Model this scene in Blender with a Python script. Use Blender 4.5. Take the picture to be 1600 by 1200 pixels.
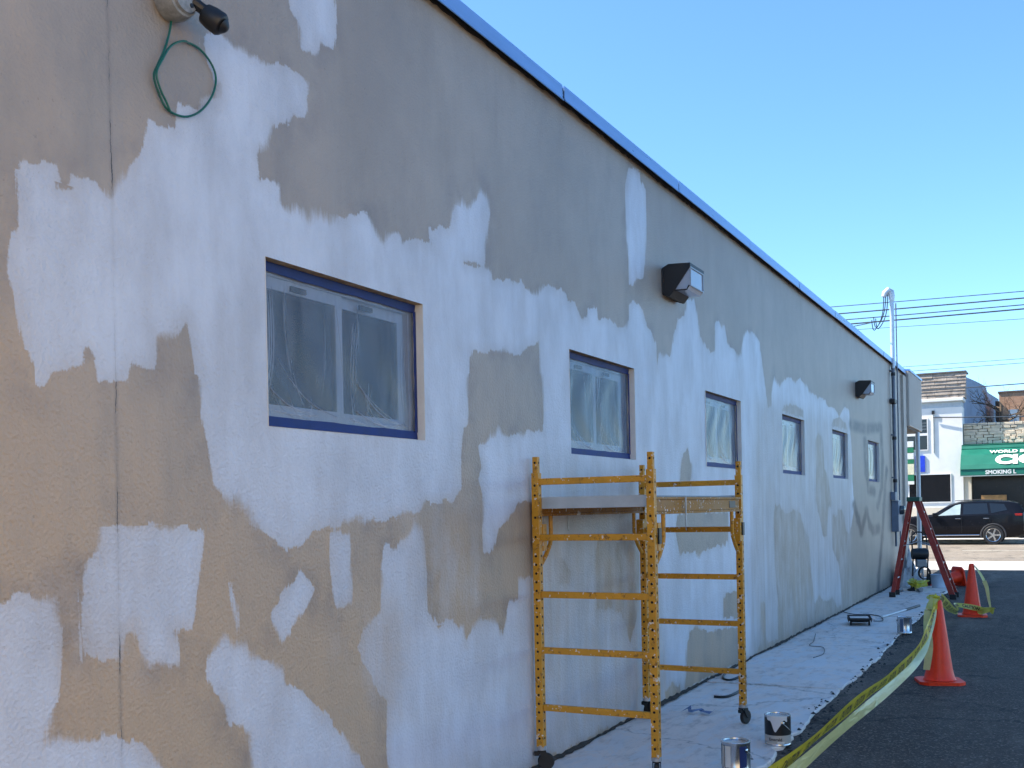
import bpy, bmesh, math, random
import numpy as np
from mathutils import Vector, Matrix

# ------------------------------------------------------------------ camera, sky, sun, exposure
scene = bpy.context.scene
for o in list(bpy.data.objects):
    bpy.data.objects.remove(o, do_unlink=True)
COL = scene.collection
R = math.radians

cam_data = bpy.data.cameras.new('camera')
cam = bpy.data.objects.new('camera', cam_data)
COL.objects.link(cam)
cam_data.sensor_width = 36.0
cam_data.lens = 36.0 * 1670 / 1600          # about 38 mm
cam_data.shift_x = -0.0024
cam_data.shift_y = 0.1227                    # rising front: verticals stay parallel
cam_data.clip_start = 0.05
cam_data.clip_end = 3000
cam.matrix_world = (Matrix.Translation((2.826, 0.0, 1.55)) @ Matrix.Rotation(0.4732, 4, 'Z')
                    @ Matrix.Rotation(math.pi / 2, 4, 'X') @ Matrix.Rotation(-0.0197, 4, 'Z'))
scene.camera = cam

SUN_EL = R(50.0)
SUN_DIR = Vector((-4.30, -1.25, 0.0)).normalized() * math.cos(SUN_EL) + Vector((0, 0, math.sin(SUN_EL)))
world = bpy.data.worlds.new('World')
scene.world = world
world.use_nodes = True
wn = world.node_tree
bg = wn.nodes['Background']
sky = wn.nodes.new('ShaderNodeTexSky')
sky.sky_type = 'NISHITA'
sky.sun_disc = False
sky.sun_elevation = SUN_EL
sky.sun_rotation = math.atan2(SUN_DIR.x, SUN_DIR.y) % (2 * math.pi)
sky.altitude = 20
sky.air_density = 0.75
sky.dust_density = 0.25
sky.ozone_density = 6.0
hs = wn.nodes.new('ShaderNodeHueSaturation')   # deep clear-day blue over the whole dome
hs.inputs['Hue'].default_value = 0.4925
hs.inputs['Saturation'].default_value = 1.06
wn.links.new(sky.outputs[0], hs.inputs['Color'])
wn.links.new(hs.outputs[0], bg.inputs[0])
bg.inputs[1].default_value = 0.15

sun_data = bpy.data.lights.new('sun', 'SUN')
sun_data.energy = 5.0
sun_data.angle = R(0.53)
sun_data.color = (1.0, 0.93, 0.82)
sun = bpy.data.objects.new('sun', sun_data)
COL.objects.link(sun)
sun.rotation_euler = SUN_DIR.to_track_quat('Z', 'Y').to_euler()
sun.location = (-30, -10, 30)

vs = scene.view_settings
vs.view_transform = 'Standard'
vs.look = 'None'
vs.gamma = 1.0
vs.use_curve_mapping = False
vs.exposure = 1.25
scene.render.engine = 'CYCLES'
scene.cycles.use_denoising = True
scene.cycles.use_adaptive_sampling = True
scene.cycles.adaptive_threshold = 0.02
scene.cycles.max_bounces = 6
scene.cycles.transparent_max_bounces = 12
scene.cycles.caustics_reflective = False
scene.cycles.caustics_refractive = False

# ------------------------------------------------------------------ helpers
MATS = {}


def nodes_of(name):
    m = bpy.data.materials.new(name)
    m.use_nodes = True
    nt = m.node_tree
    return m, nt, nt.nodes['Principled BSDF']


def pmat(name, col, rough=0.6, metal=0.0, var=0.12, scale=6.0, bump=0.0, bscale=80.0, col2=None,
         spec=0.5, stretch=(1, 1, 1), patch=0.5, coat=0.0, emit=None):
    """Painted / plain surface: base colour with uneven wear and fine relief."""
    if name in MATS:
        return MATS[name]
    m, nt, b = nodes_of(name)
    N, L = nt.nodes, nt.links
    tc = N.new('ShaderNodeTexCoord')
    mp = N.new('ShaderNodeMapping')
    mp.inputs['Scale'].default_value = stretch
    L.new(tc.outputs['Object'], mp.inputs['Vector'])
    n1 = N.new('ShaderNodeTexNoise')
    n1.inputs['Scale'].default_value = scale
    n1.inputs['Detail'].default_value = 6
    n1.inputs['Roughness'].default_value = 0.62
    L.new(mp.outputs[0], n1.inputs['Vector'])
    cr = N.new('ShaderNodeValToRGB')
    lo = [max(0, c * (1 - var)) for c in col]
    hi = [min(1, c * (1 + var)) for c in col] if col2 is None else col2
    cr.color_ramp.elements[0].position = patch - 0.18
    cr.color_ramp.elements[1].position = patch + 0.18
    cr.color_ramp.elements[0].color = (*lo, 1)
    cr.color_ramp.elements[1].color = (*hi, 1)
    L.new(n1.outputs['Fac'], cr.inputs[0])
    L.new(cr.outputs[0], b.inputs['Base Color'])
    mr = N.new('ShaderNodeMapRange')
    mr.inputs['To Min'].default_value = max(0.03, rough - 0.08)
    mr.inputs['To Max'].default_value = min(1, rough + 0.08)
    L.new(n1.outputs['Fac'], mr.inputs['Value'])
    L.new(mr.outputs[0], b.inputs['Roughness'])
    b.inputs['Metallic'].default_value = metal
    b.inputs['Specular IOR Level'].default_value = spec
    b.inputs['Coat Weight'].default_value = coat
    if bump > 0:
        n2 = N.new('ShaderNodeTexNoise')
        n2.inputs['Scale'].default_value = bscale
        n2.inputs['Detail'].default_value = 4
        L.new(mp.outputs[0], n2.inputs['Vector'])
        bp = N.new('ShaderNodeBump')
        bp.inputs['Strength'].default_value = bump
        bp.inputs['Distance'].default_value = 0.01
        L.new(n2.outputs['Fac'], bp.inputs['Height'])
        L.new(bp.outputs[0], b.inputs['Normal'])
    MATS[name] = m
    return m


class MB:
    """collects shapes for one mesh object"""

    def __init__(self):
        self.v, self.f, self.smooth = [], [], []

    def add(self, vs_, fs, smooth=False):
        o = len(self.v)
        self.v += [tuple(p) for p in vs_]
        for q in fs:
            self.f.append(tuple(i + o for i in q))
            self.smooth.append(smooth)
        return self

    def box(self, x0, x1, y0, y1, z0, z1, M=None, bev=0.0):
        if bev <= 0:
            p = [(x, y, z) for z in (z0, z1) for y in (y0, y1) for x in (x0, x1)]
            f = [(0, 2, 3, 1), (4, 5, 7, 6), (0, 1, 5, 4), (2, 6, 7, 3), (0, 4, 6, 2), (1, 3, 7, 5)]
        else:
            bm = bmesh.new()
            bmesh.ops.create_cube(bm, size=1)
            for v in bm.verts:
                v.co = Vector(((x0 + x1) / 2 + v.co.x * (x1 - x0), (y0 + y1) / 2 + v.co.y * (y1 - y0),
                               (z0 + z1) / 2 + v.co.z * (z1 - z0)))
            bmesh.ops.bevel(bm, geom=bm.edges[:], offset=bev, segments=2, affect='EDGES', profile=0.6)
            bm.verts.index_update()
            p = [v.co.copy() for v in bm.verts]
            f = [tuple(v.index for v in q.verts) for q in bm.faces]
            bm.free()
        if M is not None:
            p = [M @ Vector(q) for q in p]
        return self.add(p, f)

    def prism(self, pts, axis, a, b):
        """closed outline (2-D) extruded along an axis from a to b"""
        n = len(pts)

        def P(q, t):
            return {0: (t, q[0], q[1]), 1: (q[0], t, q[1]), 2: (q[0], q[1], t)}[axis]
        vs_ = [P(q, a) for q in pts] + [P(q, b) for q in pts]
        fs = [tuple(range(n))[::-1], tuple(range(n, 2 * n))] + [(i, (i + 1) % n, n + (i + 1) % n, n + i) for i in range(n)]
        return self.add(vs_, fs)

    def tube(self, pts, r, seg=8, closed=False, smooth=True, rect=None):
        """round (or rectangular) bar swept along a polyline"""
        pts = [Vector(p) for p in pts]
        n = len(pts)
        rs = r if isinstance(r, (list, tuple)) else [r] * n
        up = None
        rings = []
        for i in range(n):
            if closed:
                t = pts[(i + 1) % n] - pts[i - 1]
            else:
                t = pts[min(i + 1, n - 1)] - pts[max(i - 1, 0)]
            t.normalize()
            if up is None:
                a = Vector((0, 0, 1)) if abs(t.z) < 0.9 else Vector((0, 1, 0))
                up = (a - t * a.dot(t)).normalized()
            else:
                up = (up - t * up.dot(t)).normalized()
            s = t.cross(up)
            if rect:
                w, h = rect
                ring = [pts[i] + s * x * w / 2 + up * y * h / 2 for x, y in ((-1, -1), (1, -1), (1, 1), (-1, 1))]
            else:
                ring = [pts[i] + (s * math.cos(k * 2 * math.pi / seg) + up * math.sin(k * 2 * math.pi / seg)) * rs[i] for k in range(seg)]
            rings.append(ring)
        m = len(rings[0])
        vs_ = [p for ring in rings for p in ring]
        fs = []
        for i in range(n if closed else n - 1):
            j = (i + 1) % n
            for k in range(m):
                fs.append((i * m + k, i * m + (k + 1) % m, j * m + (k + 1) % m, j * m + k))
        if not closed:
            fs += [tuple(range(m))[::-1], tuple((n - 1) * m + k for k in range(m))]
        return self.add(vs_, fs, smooth and not rect)

    def lathe(self, prof, c=(0, 0, 0), seg=24, M=None, axis='z', smooth=True):
        vs_, fs = [], []
        for (r, h) in prof:
            for k in range(seg):
                a = 2 * math.pi * k / seg
                p = (r * math.cos(a), r * math.sin(a), h)
                if axis == 'x':
                    p = (p[2], p[0], p[1])
                elif axis == 'y':
                    p = (p[0], p[2], p[1])
                p = Vector(p) + Vector(c)
                vs_.append(M @ p if M is not None else p)
        for i in range(len(prof) - 1):
            for k in range(seg):
                fs.append((i * seg + k, i * seg + (k + 1) % seg, (i + 1) * seg + (k + 1) % seg, (i + 1) * seg + k))
        fs.append(tuple(range(seg))[::-1])
        fs.append(tuple((len(prof) - 1) * seg + k for k in range(seg)))
        return self.add(vs_, fs, smooth)

    def build(self, name, mat, parent=None, loc=None, autosmooth=True):
        me = bpy.data.meshes.new(name)
        me.from_pydata([tuple(p) for p in self.v], [], self.f)
        me.polygons.foreach_set('use_smooth', self.smooth)
        bm = bmesh.new()
        bm.from_mesh(me)
        bmesh.ops.recalc_face_normals(bm, faces=bm.faces)
        for e in bm.edges:
            if len(e.link_faces) == 2 and e.calc_face_angle(0) > 0.6:
                e.smooth = False
        bm.to_mesh(me)
        bm.free()
        if mat is not None:
            for mm in (mat if isinstance(mat, (list, tuple)) else [mat]):
                me.materials.append(mm)
        o = bpy.data.objects.new(name, me)
        COL.objects.link(o)
        if parent is not None:
            o.parent = parent
        if loc is not None:
            o.location = loc
        return o


def box(name, mat, parent, *a, **k):
    return MB().box(*a, **k).build(name, mat, parent)


def tag(o, label=None, cat=None, group=None, kind=None):
    if label:
        o['label'] = label
    if cat:
        o['category'] = cat
    if group:
        o['group'] = group
    if kind:
        o['kind'] = kind
    return o


def empty(name, loc=(0, 0, 0), rz=0.0, parent=None):
    o = bpy.data.objects.new(name, None)
    COL.objects.link(o)
    o.empty_display_size = 0.1
    o.location = loc
    o.rotation_euler = (0, 0, rz)
    if parent is not None:
        o.parent = parent
    return o


def copy_tree(o, parent=None):
    c = o.copy()
    COL.objects.link(c)
    c.parent = parent
    for ch in list(o.children):
        copy_tree(ch, c)
    return c


def text_mesh(s, size, bold=0.0, extr=0.0):
    """flat lettering as mesh data, origin at its lower-left corner"""
    cu = bpy.data.curves.new('lettering', 'FONT')
    cu.body = s
    cu.size = size
    cu.offset = bold
    cu.extrude = extr
    cu.resolution_u = 3
    ob = bpy.data.objects.new('lettering', cu)
    COL.objects.link(ob)
    dg = bpy.context.evaluated_depsgraph_get()
    me = bpy.data.meshes.new_from_object(ob.evaluated_get(dg))
    bpy.data.objects.remove(ob, do_unlink=True)
    return me


def lettering(name, s, size, mat, parent, M, bold=0.0, extr=0.0):
    me = text_mesh(s, size, bold, extr)
    me.transform(M)
    me.materials.clear()
    me.materials.append(mat)
    o = bpy.data.objects.new(name, me)
    COL.objects.link(o)
    o.parent = parent
    return o


# outlines of the fresh primer on the long wall, metres along the wall (y) and above the pavement (z)
PRIMER = [
 [(3.042,3.36),(3.11,3.385),(3.245,3.395),(3.357,3.389),(3.4,3.389),(3.431,3.387),(3.476,3.417),(3.521,3.417),(3.599,3.403),(3.685,3.389),(3.68,3.36),(3.661,3.327),(3.664,3.267),(3.645,3.234),(3.573,3.219),(3.551,3.183),(3.517,3.146),(3.444,3.139),(3.435,3.102),(3.409,3.022),(3.334,2.99),(3.341,2.951),(3.346,2.886),(3.485,2.915),(3.488,2.884),(3.487,2.834),(3.582,2.844),(3.663,2.829),(3.677,2.854),(3.849,2.873),(3.92,2.87),(3.945,2.899),(4.07,2.925),(4.095,2.929),(4.131,2.922),(4.182,2.88),(4.218,2.855),(4.246,2.892),(4.335,2.902),(4.373,2.892),(4.389,2.858),(4.447,2.871),(4.459,2.889),(4.536,2.896),(4.652,2.905),(4.642,2.984),(4.757,3.02),(4.861,3.033),(4.871,3.103),(4.895,3.217),(4.963,3.217),(5.039,3.218),(5.075,3.255),(5.141,3.293),(5.179,3.334),(5.253,3.336),(5.297,3.3),(5.301,3.222),(5.29,3.137),(5.248,3.031),(5.236,2.929),(5.213,2.899),(5.311,2.915),(5.316,2.858),(5.401,2.87),(5.671,2.904),(5.703,2.872),(5.799,2.881),(5.906,2.908),(5.981,2.953),(6.036,2.947),(6.111,2.94),(6.238,2.958),(6.306,2.924),(6.314,2.889),(6.437,2.905),(6.487,2.858),(6.559,2.818),(6.646,2.831),(6.66,2.894),(6.75,2.921),(6.84,2.918),(6.849,2.862),(7.074,2.891),(7.219,2.848),(7.335,2.879),(7.43,2.949),(7.448,3.047),(7.517,3.091),(7.639,3.097),(7.748,3.061),(7.799,2.96),(7.941,2.921),(8.025,2.837),(8.043,2.632),(8.08,2.737),(8.128,2.784),(8.237,2.792),(8.378,2.762),(8.439,2.974),(8.54,3.02),(8.579,3.106),(8.752,3.159),(8.832,3.325),(9.05,3.366),(9.135,3.245),(9.196,3.045),(9.347,3.007),(9.5,2.951),(9.624,2.99),(9.661,3.232),(9.768,3.277),(10.001,3.263),(10.059,3.149),(10.142,3.073),(10.324,3.071),(10.391,3.041),(10.535,3.078),(10.622,3.275),(10.748,3.325),(11.105,3.342),(11.314,3.289),(11.402,3.02),(11.526,2.833),(11.592,2.609),(11.739,2.656),(11.785,2.857),(11.913,2.99),(12.0,2.956),(12.181,2.931),(12.537,3.01),(12.672,3.053),(13.045,3.037),(13.263,3.09),(13.704,3.054),(13.775,2.996),(14.127,2.961),(14.845,2.954),(14.971,2.885),(15.435,2.903),(15.622,2.863),(15.812,2.803),(16.074,2.896),(16.29,2.978),(16.662,2.959),(16.691,2.729),(16.82,2.396),(16.824,1.938),(16.948,1.538),(16.685,1.201),(16.452,1.073),(16.194,1.146),(16.009,1.347),(15.869,1.459),(15.67,1.461),(15.416,1.356),(15.185,1.403),(15.126,1.281),(15.136,0.927),(15.54,0.702),(15.707,0.418),(15.722,0.097),(15.378,0.083),(15.066,0.252),(14.749,0.243),(14.444,0.244),(14.161,0.351),(13.866,0.236),(13.804,0.413),(13.647,0.803),(13.602,1.143),(13.347,1.222),(13.15,1.445),(12.77,1.487),(12.401,1.424),(12.184,1.492),(11.884,1.544),(11.812,1.396),(11.801,0.902),(11.908,0.398),(11.879,0.053),(11.444,0.069),(11.31,0.133),(11.313,0.513),(11.124,0.53),(11.091,0.111),(10.927,0.026),(10.571,-0.018),(8.086,0.004),(6.032,0.019),(4.157,0.03),(4.163,0.205),(4.167,0.459),(4.179,0.666),(4.092,0.743),(3.99,0.86),(3.933,0.945),(4.006,1.041),(4.084,1.086),(4.13,1.09),(4.148,1.298),(4.189,1.394),(4.303,1.39),(4.426,1.507),(4.404,1.53),(4.193,1.521),(4.047,1.502),(3.634,1.484),(3.629,1.47),(3.571,1.416),(3.492,1.395),(3.397,1.438),(3.257,1.493),(3.164,1.562),(3.048,1.652),(3.024,1.754),(2.985,1.918),(2.973,2.066),(2.947,2.173),(2.93,2.265),(2.868,2.186),(2.788,2.169),(2.773,2.077),(2.668,2.065),(2.653,2.011),(2.511,1.991),(2.495,2.074),(2.475,2.098),(2.466,2.039),(2.336,2.011),(2.312,1.976),(2.272,1.972),(2.266,2.021),(2.237,2.083),(2.202,2.22),(2.175,2.293),(2.182,2.395),(2.225,2.434),(2.225,2.625),(2.23,2.656),(2.366,2.675),(2.379,2.607),(2.426,2.615),(2.43,2.657),(2.499,2.669),(2.556,2.644),(2.587,2.689),(2.652,2.75),(2.695,2.788),(2.74,2.85),(2.763,2.944),(2.9,2.941),(2.913,3.04),(3.014,3.069),(3.021,3.112),(3.065,3.122),(3.109,3.115),(3.126,3.198),(3.095,3.199),(3.062,3.243),(3.04,3.307)],
 [(3.549,3.795),(3.554,3.69),(3.565,3.655),(3.606,3.631),(3.612,3.553),(3.624,3.517),(3.645,3.506),(3.734,3.544),(3.771,3.586),(3.85,3.604),(3.87,3.666),(3.87,3.793),(3.855,3.929)],
 [(7.491,4.078),(7.738,4.117),(7.762,4.045),(7.859,4.011),(7.866,3.63),(7.776,3.306),(7.635,3.275),(7.605,3.222),(7.443,3.193),(7.441,3.391),(7.386,3.583),(7.431,3.929)],
 [(2.513,1.527),(2.599,1.531),(2.712,1.518),(2.85,1.515),(3.0,1.504),(3.006,1.469),(2.971,1.288),(2.948,1.143),(2.84,1.15),(2.868,1.018),(2.708,1.024),(2.662,1.145),(2.649,1.17),(2.617,1.15),(2.596,1.072),(2.445,1.093),(2.432,1.183),(2.44,1.398),(2.454,1.43),(2.503,1.437)],
 [(2.013,1.32),(2.182,1.312),(2.191,1.326),(2.351,1.314),(2.352,1.166),(2.336,0.966),(2.326,0.881),(2.432,0.85),(2.562,0.821),(2.653,0.781),(2.75,0.71),(2.796,0.661),(2.877,0.551),(3.001,0.307),(2.896,0.06),(1.993,0.383)],
 [(3.121,1.302),(3.139,1.298),(3.171,1.205),(3.179,1.098),(3.165,1.095),(3.136,1.208)],
 [(3.556,1.326),(3.652,1.23),(3.536,1.088),(3.412,1.023),(3.355,1.107),(3.341,1.159),(3.458,1.237)],
 [(3.757,1.464),(3.922,1.468),(3.928,1.353),(3.937,1.209),(3.925,1.13),(3.779,1.135),(3.767,1.208),(3.762,1.333)],
 [(3.101,1.102),(3.295,1.009),(3.445,0.933),(3.447,0.867),(3.569,0.798),(3.718,0.677),(3.876,0.538),(3.989,0.394),(4.157,0.177),(4.205,0.014),(3.168,0.086),(3.219,0.574),(3.215,0.692),(3.116,0.752),(3.094,0.837),(3.027,0.889),(2.985,0.95),(3.014,1.04)],
]
BARE = [
 [(5.056,2.415),(5.471,2.451),(5.626,2.466),(5.74,2.534),(5.873,2.562),(5.882,2.38),(5.919,2.195),(5.912,2.034),(5.632,2.01),(5.435,1.988),(5.342,2.019),(5.227,1.984),(5.181,1.936),(5.099,1.9),(5.131,1.789),(5.092,1.722),(5.132,1.635),(5.12,1.523),(5.134,1.323),(5.252,1.307),(5.318,1.43),(5.429,1.486),(5.588,1.588),(5.812,1.61),(5.791,1.147),(5.636,1.153),(5.536,1.156),(5.54,1.044),(5.426,1.046),(5.384,0.973),(5.34,0.865),(5.237,0.951),(5.083,0.977),(5.004,0.95),(4.917,0.851),(4.907,0.947),(4.724,0.995),(4.691,0.976),(4.659,0.963),(4.552,1.073),(4.558,1.387),(4.519,1.468),(4.432,1.514),(4.51,1.544),(4.554,1.588),(4.69,1.601),(4.812,1.591),(4.902,1.675),(4.902,1.848),(4.928,1.988),(4.99,2.002),(5.018,2.179),(5.04,2.371)],
 [(15.267,2.641),(15.367,2.71),(15.811,2.785),(16.316,2.734),(16.413,2.654)],
 [(12.28,2.618),(12.38,2.684),(12.949,2.736),(13.408,2.693),(13.402,2.621)],
 [(14.111,2.371),(14.368,2.476),(14.614,2.395),(14.663,2.011),(14.914,1.878),(15.108,1.546),(14.83,1.486),(14.747,1.107),(14.53,1.114),(14.263,1.398),(14.077,1.591),(14.11,1.939)],
 [(8.682,0.4),(8.74,0.485),(8.938,0.497),(9.31,0.411),(9.591,0.409),(10.219,0.359),(10.241,0.026),(8.607,0.028)],
 [(8.405,1.342),(8.513,1.493),(9.962,1.475),(9.944,1.214),(9.186,1.161),(8.542,1.157)],
 [(9.756,0.683),(9.975,0.726),(10.244,0.705),(10.226,0.458),(9.744,0.505)],
 [(6.748,1.326),(7.566,1.297),(7.537,0.781),(7.339,0.579),(7.197,0.79),(7.027,0.855),(6.724,0.869)],
 [(6.127,1.235),(6.301,1.143),(6.287,1.062),(6.12,1.086)],
 [(8.626,1.958),(8.787,2.046),(8.866,1.895),(8.822,1.763),(8.563,1.759)],
 [(8.09,0.074),(8.281,0.116),(8.441,0.06),(8.471,0.013),(8.117,0.009)],
 [(4.991,2.877),(5.033,2.892),(5.206,2.905),(5.205,2.894),(5.039,2.876)],
]
THIN_COAT = [
 [(3.862,1.102),(4.164,1.132),(4.297,1.06),(4.28,0.603),(4.172,0.622),(3.879,0.901),(3.788,0.997)],
 [(5.841,1.863),(7.609,1.827),(8.244,0.034),(6.034,0.055),(5.791,0.761)],
 [(11.08,2.677),(16.807,2.775),(16.493,-0.019),(10.621,0.0)],
 [(2.308,1.311),(2.626,1.166),(2.679,1.028),(2.387,1.08)],
 [(4.398,1.517),(5.035,1.541),(5.156,0.977),(4.438,1.046)],
]
GREY_LINES = [
 [(16.802,2.735),(18.113,2.754),(19.79,2.874),(19.94,2.29),(19.804,1.833),(19.316,1.495)],
 [(18.088,2.544),(18.153,2.024),(18.382,1.765),(18.921,1.737)],
 [(16.944,1.509),(17.266,1.288),(17.543,1.1),(18.077,1.398),(18.377,1.184),(18.7,1.08),(19.337,1.096)],
 [(20.387,2.13),(19.988,1.492),(19.685,0.93),(19.232,0.283),(19.125,0.016)],
 [(21.345,1.205),(22.443,1.198)],
]


class NG:
    """small helper to write node graphs in one line each"""

    def __init__(self, nt):
        self.nt, self.N, self.L = nt, nt.nodes, nt.links
        self.tc = self.N.new('ShaderNodeTexCoord')

    def put(self, sock, val):
        if isinstance(val, bpy.types.NodeSocket):
            self.L.new(val, sock)
        elif isinstance(val, (tuple, list)) and len(val) == 3 and sock.type == 'RGBA':
            sock.default_value = (*val, 1)
        else:
            sock.default_value = val

    def coord(self, scale=(1, 1, 1), loc=(0, 0, 0), out='Object'):
        mp = self.N.new('ShaderNodeMapping')
        mp.inputs['Scale'].default_value = scale
        mp.inputs['Location'].default_value = loc
        self.L.new(self.tc.outputs[out], mp.inputs['Vector'])
        return mp.outputs[0]

    def noise(self, vec, scale, detail=5, rough=0.6, dist=0.0, color=False):
        n = self.N.new('ShaderNodeTexNoise')
        self.L.new(vec, n.inputs['Vector'])
        n.inputs['Scale'].default_value = scale
        n.inputs['Detail'].default_value = detail
        n.inputs['Roughness'].default_value = rough
        n.inputs['Distortion'].default_value = dist
        return n.outputs['Color' if color else 'Fac']

    def voronoi(self, vec, scale, feature='F1', out='Distance'):
        n = self.N.new('ShaderNodeTexVoronoi')
        n.feature = feature
        self.L.new(vec, n.inputs['Vector'])
        n.inputs['Scale'].default_value = scale
        return n.outputs[out]

    def m(self, op, a, b=0.0, c=None, clamp=False):
        n = self.N.new('ShaderNodeMath')
        n.operation = op
        n.use_clamp = clamp
        self.put(n.inputs[0], a)
        self.put(n.inputs[1], b)
        if c is not None:
            self.put(n.inputs[2], c)
        return n.outputs[0]

    def rng(self, v, a, b, c=0.0, d=1.0, smooth=False):
        n = self.N.new('ShaderNodeMapRange')
        if smooth:
            n.interpolation_type = 'SMOOTHSTEP'
        for i, x in enumerate((v, a, b, c, d)):
            self.put(n.inputs[i], x)
        return n.outputs[0]

    def mix(self, f, a, b, blend='MIX'):
        n = self.N.new('ShaderNodeMix')
        n.data_type = 'RGBA'
        n.blend_type = blend
        self.put(n.inputs[0], f)
        self.put(n.inputs[6], a)
        self.put(n.inputs[7], b)
        return n.outputs[2]

    def attr(self, name):
        n = self.N.new('ShaderNodeAttribute')
        n.attribute_name = name
        return n.outputs['Fac']

    def sep(self, vec):
        n = self.N.new('ShaderNodeSeparateXYZ')
        self.L.new(vec, n.inputs[0])
        return n.outputs

    def bump(self, h, strength, dist=0.01, normal=None):
        n = self.N.new('ShaderNodeBump')
        n.inputs['Strength'].default_value = strength
        n.inputs['Distance'].default_value = dist
        self.L.new(h, n.inputs['Height'])
        if normal is not None:
            self.L.new(normal, n.inputs['Normal'])
        return n.outputs[0]


def wall_material():
    """old beige stucco paint with fresh white primer rolled over it in patches"""
    m, nt, b = nodes_of('stucco_wall')
    g = NG(nt)
    co = g.coord()
    x, y, z = g.sep(co)
    # ragged edge of the coat: roller and brush ends, mostly upright strokes
    lanes = g.noise(g.coord((1, 34, 3.2)), 1.0, 1, 0.55)

    def lane_noise(width, seed, tilt):
        # one random value per roller / brush lane
        w = nt.nodes.new('ShaderNodeTexWhiteNoise')
        w.noise_dimensions = '2D'
        c = nt.nodes.new('ShaderNodeCombineXYZ')
        yy = g.m('ADD', y, g.m('MULTIPLY', g.m('SUBTRACT', lanes, 0.5), 0.02))
        nt.links.new(g.m('SNAP', g.m('ADD', yy, g.m('MULTIPLY', z, tilt)), width), c.inputs[0])
        nt.links.new(g.m('SNAP', g.m('ADD', z, seed), 0.55), c.inputs[1])
        nt.links.new(c.outputs[0], w.inputs['Vector'])
        return w.outputs['Value']
    lane_a = lane_noise(0.062, 0.13, 0.04)
    lane_b = lane_noise(0.021, 0.37, -0.03)
    strokes2 = g.noise(g.coord((1, 9, 5)), 1.0, 2, 0.5)
    fine = g.noise(co, 95, 3, 0.65)
    d = g.attr('coat')
    d1 = g.m('ADD', d, g.m('MULTIPLY', g.m('SUBTRACT', lane_a, 0.5), 0.024))
    d1 = g.m('ADD', d1, g.m('MULTIPLY', g.m('SUBTRACT', lane_b, 0.5), 0.012))
    d1 = g.m('ADD', d1, g.m('MULTIPLY', g.m('SUBTRACT', strokes2, 0.5), 0.018))
    d1 = g.m('ADD', d1, g.m('MULTIPLY', g.m('SUBTRACT', fine, 0.5), 0.020))
    dry = g.rng(g.noise(g.coord((1, 2.6, 2.6), (0, 5, 8)), 1.0, 2), 0.50, 0.68, 0.006, 0.070)      # dry-brushed ends fade out
    mask = g.rng(g.m('ADD', d1, g.m('MULTIPLY', g.m('SUBTRACT', g.noise(g.coord((1, 60, 7)), 1.0, 2), 0.5), g.m('MULTIPLY', dry, 0.9))), -0.004, dry, smooth=True)
    # thickness of the coat: thin dry streaks, thinner close to its edges
    streak = g.noise(g.coord((1, 9, 0.9), (0, 3, 1)), 1.0, 4, 0.65)
    lap = g.noise(g.coord((1, 3.5, 1.6), (0, 7, 2)), 1.0, 4, 0.6)
    th = g.attr('thin')
    cover = g.m('MULTIPLY', g.rng(streak, 0.30, 0.62, 0.93, 1.0), g.rng(lane_noise(0.21, 0.9, 0.02), 0.0, 1.0, 0.93, 1.0))
    cover = g.m('MULTIPLY', cover, g.rng(lap, 0.30, 0.6, 0.78, 1.0))
    edge = g.rng(g.m('ADD', d, g.m('MULTIPLY', fine, 0.05)), 0.0, 0.09, 0.68, 1.0)
    cover = g.m('MULTIPLY', cover, edge)
    cover = g.m('MULTIPLY', cover, g.m('SUBTRACT', 1.0, g.m('MULTIPLY', th, g.rng(streak, 0.35, 0.7, 0.52, 0.24))))
    pits = g.rng(g.noise(co, 210, 2, 0.5), 0.66, 0.74, 0.0, 0.45)           # pinholes the roller missed
    pits = g.m('MULTIPLY', pits, g.rng(lap, 0.40, 0.6, 1.0, 0.15))
    cover = g.m('SUBTRACT', cover, pits, clamp=True)
    # very thin wash outside the patches
    wash = g.m('MULTIPLY', th, g.rng(g.noise(g.coord((1, 5, 2.2), (0, 1, 5)), 1.0, 5, 0.65), 0.42, 0.66, 0.0, 0.35))
    white = g.m('MAXIMUM', g.m('MULTIPLY', mask, cover), wash)
    # old paint
    blot = g.noise(co, 0.9, 4, 0.65)
    blot2 = g.noise(g.coord((1, 2.2, 0.7), (0, 4, 4)), 1.6, 4, 0.62)
    old = g.mix(g.rng(blot, 0.36, 0.64), (0.325, 0.272, 0.228), (0.40, 0.338, 0.285))
    old = g.mix(g.rng(blot2, 0.48, 0.72, 0.0, 0.55), old, (0.30, 0.25, 0.20))
    # warm bounce light painted into the old paint at the near, lower end
    warm_bounce = g.m('ADD', g.m('MULTIPLY', y, 0.11), g.m('MULTIPLY', z, 0.40))
    warm_bounce = g.m('ADD', warm_bounce, g.m('MULTIPLY', g.m('SUBTRACT', blot2, 0.5), 1.1))
    old = g.mix(g.rng(warm_bounce, 0.55, 1.75, 0.90, 0.0, smooth=True), old, (0.53, 0.375, 0.24))
    grime = g.noise(g.coord((1, 7, 0.8), (0, 2, 9)), 1.0, 4, 0.7)
    old = g.mix(g.rng(grime, 0.54, 0.78, 0.0, 0.15), old, (0.22, 0.19, 0.165))
    # wet smears round the primer where the wall was washed and sanded
    smear = g.m('MULTIPLY', g.rng(d, -0.14, -0.015, 0.0, 1.0), g.rng(g.noise(g.coord((1, 1.6, 1.6), (0, 6, 3)), 1.7, 4, 0.65), 0.47, 0.66, 0.0, 0.55))
    old = g.mix(smear, old, (0.215, 0.18, 0.165))
    old = g.mix(g.rng(g.noise(g.coord((1, 1.2, 0.9), (0, 8, 1)), 1.3, 5, 0.7), 0.54, 0.70, 0.0, 0.35), old, (0.25, 0.215, 0.19))
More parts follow.
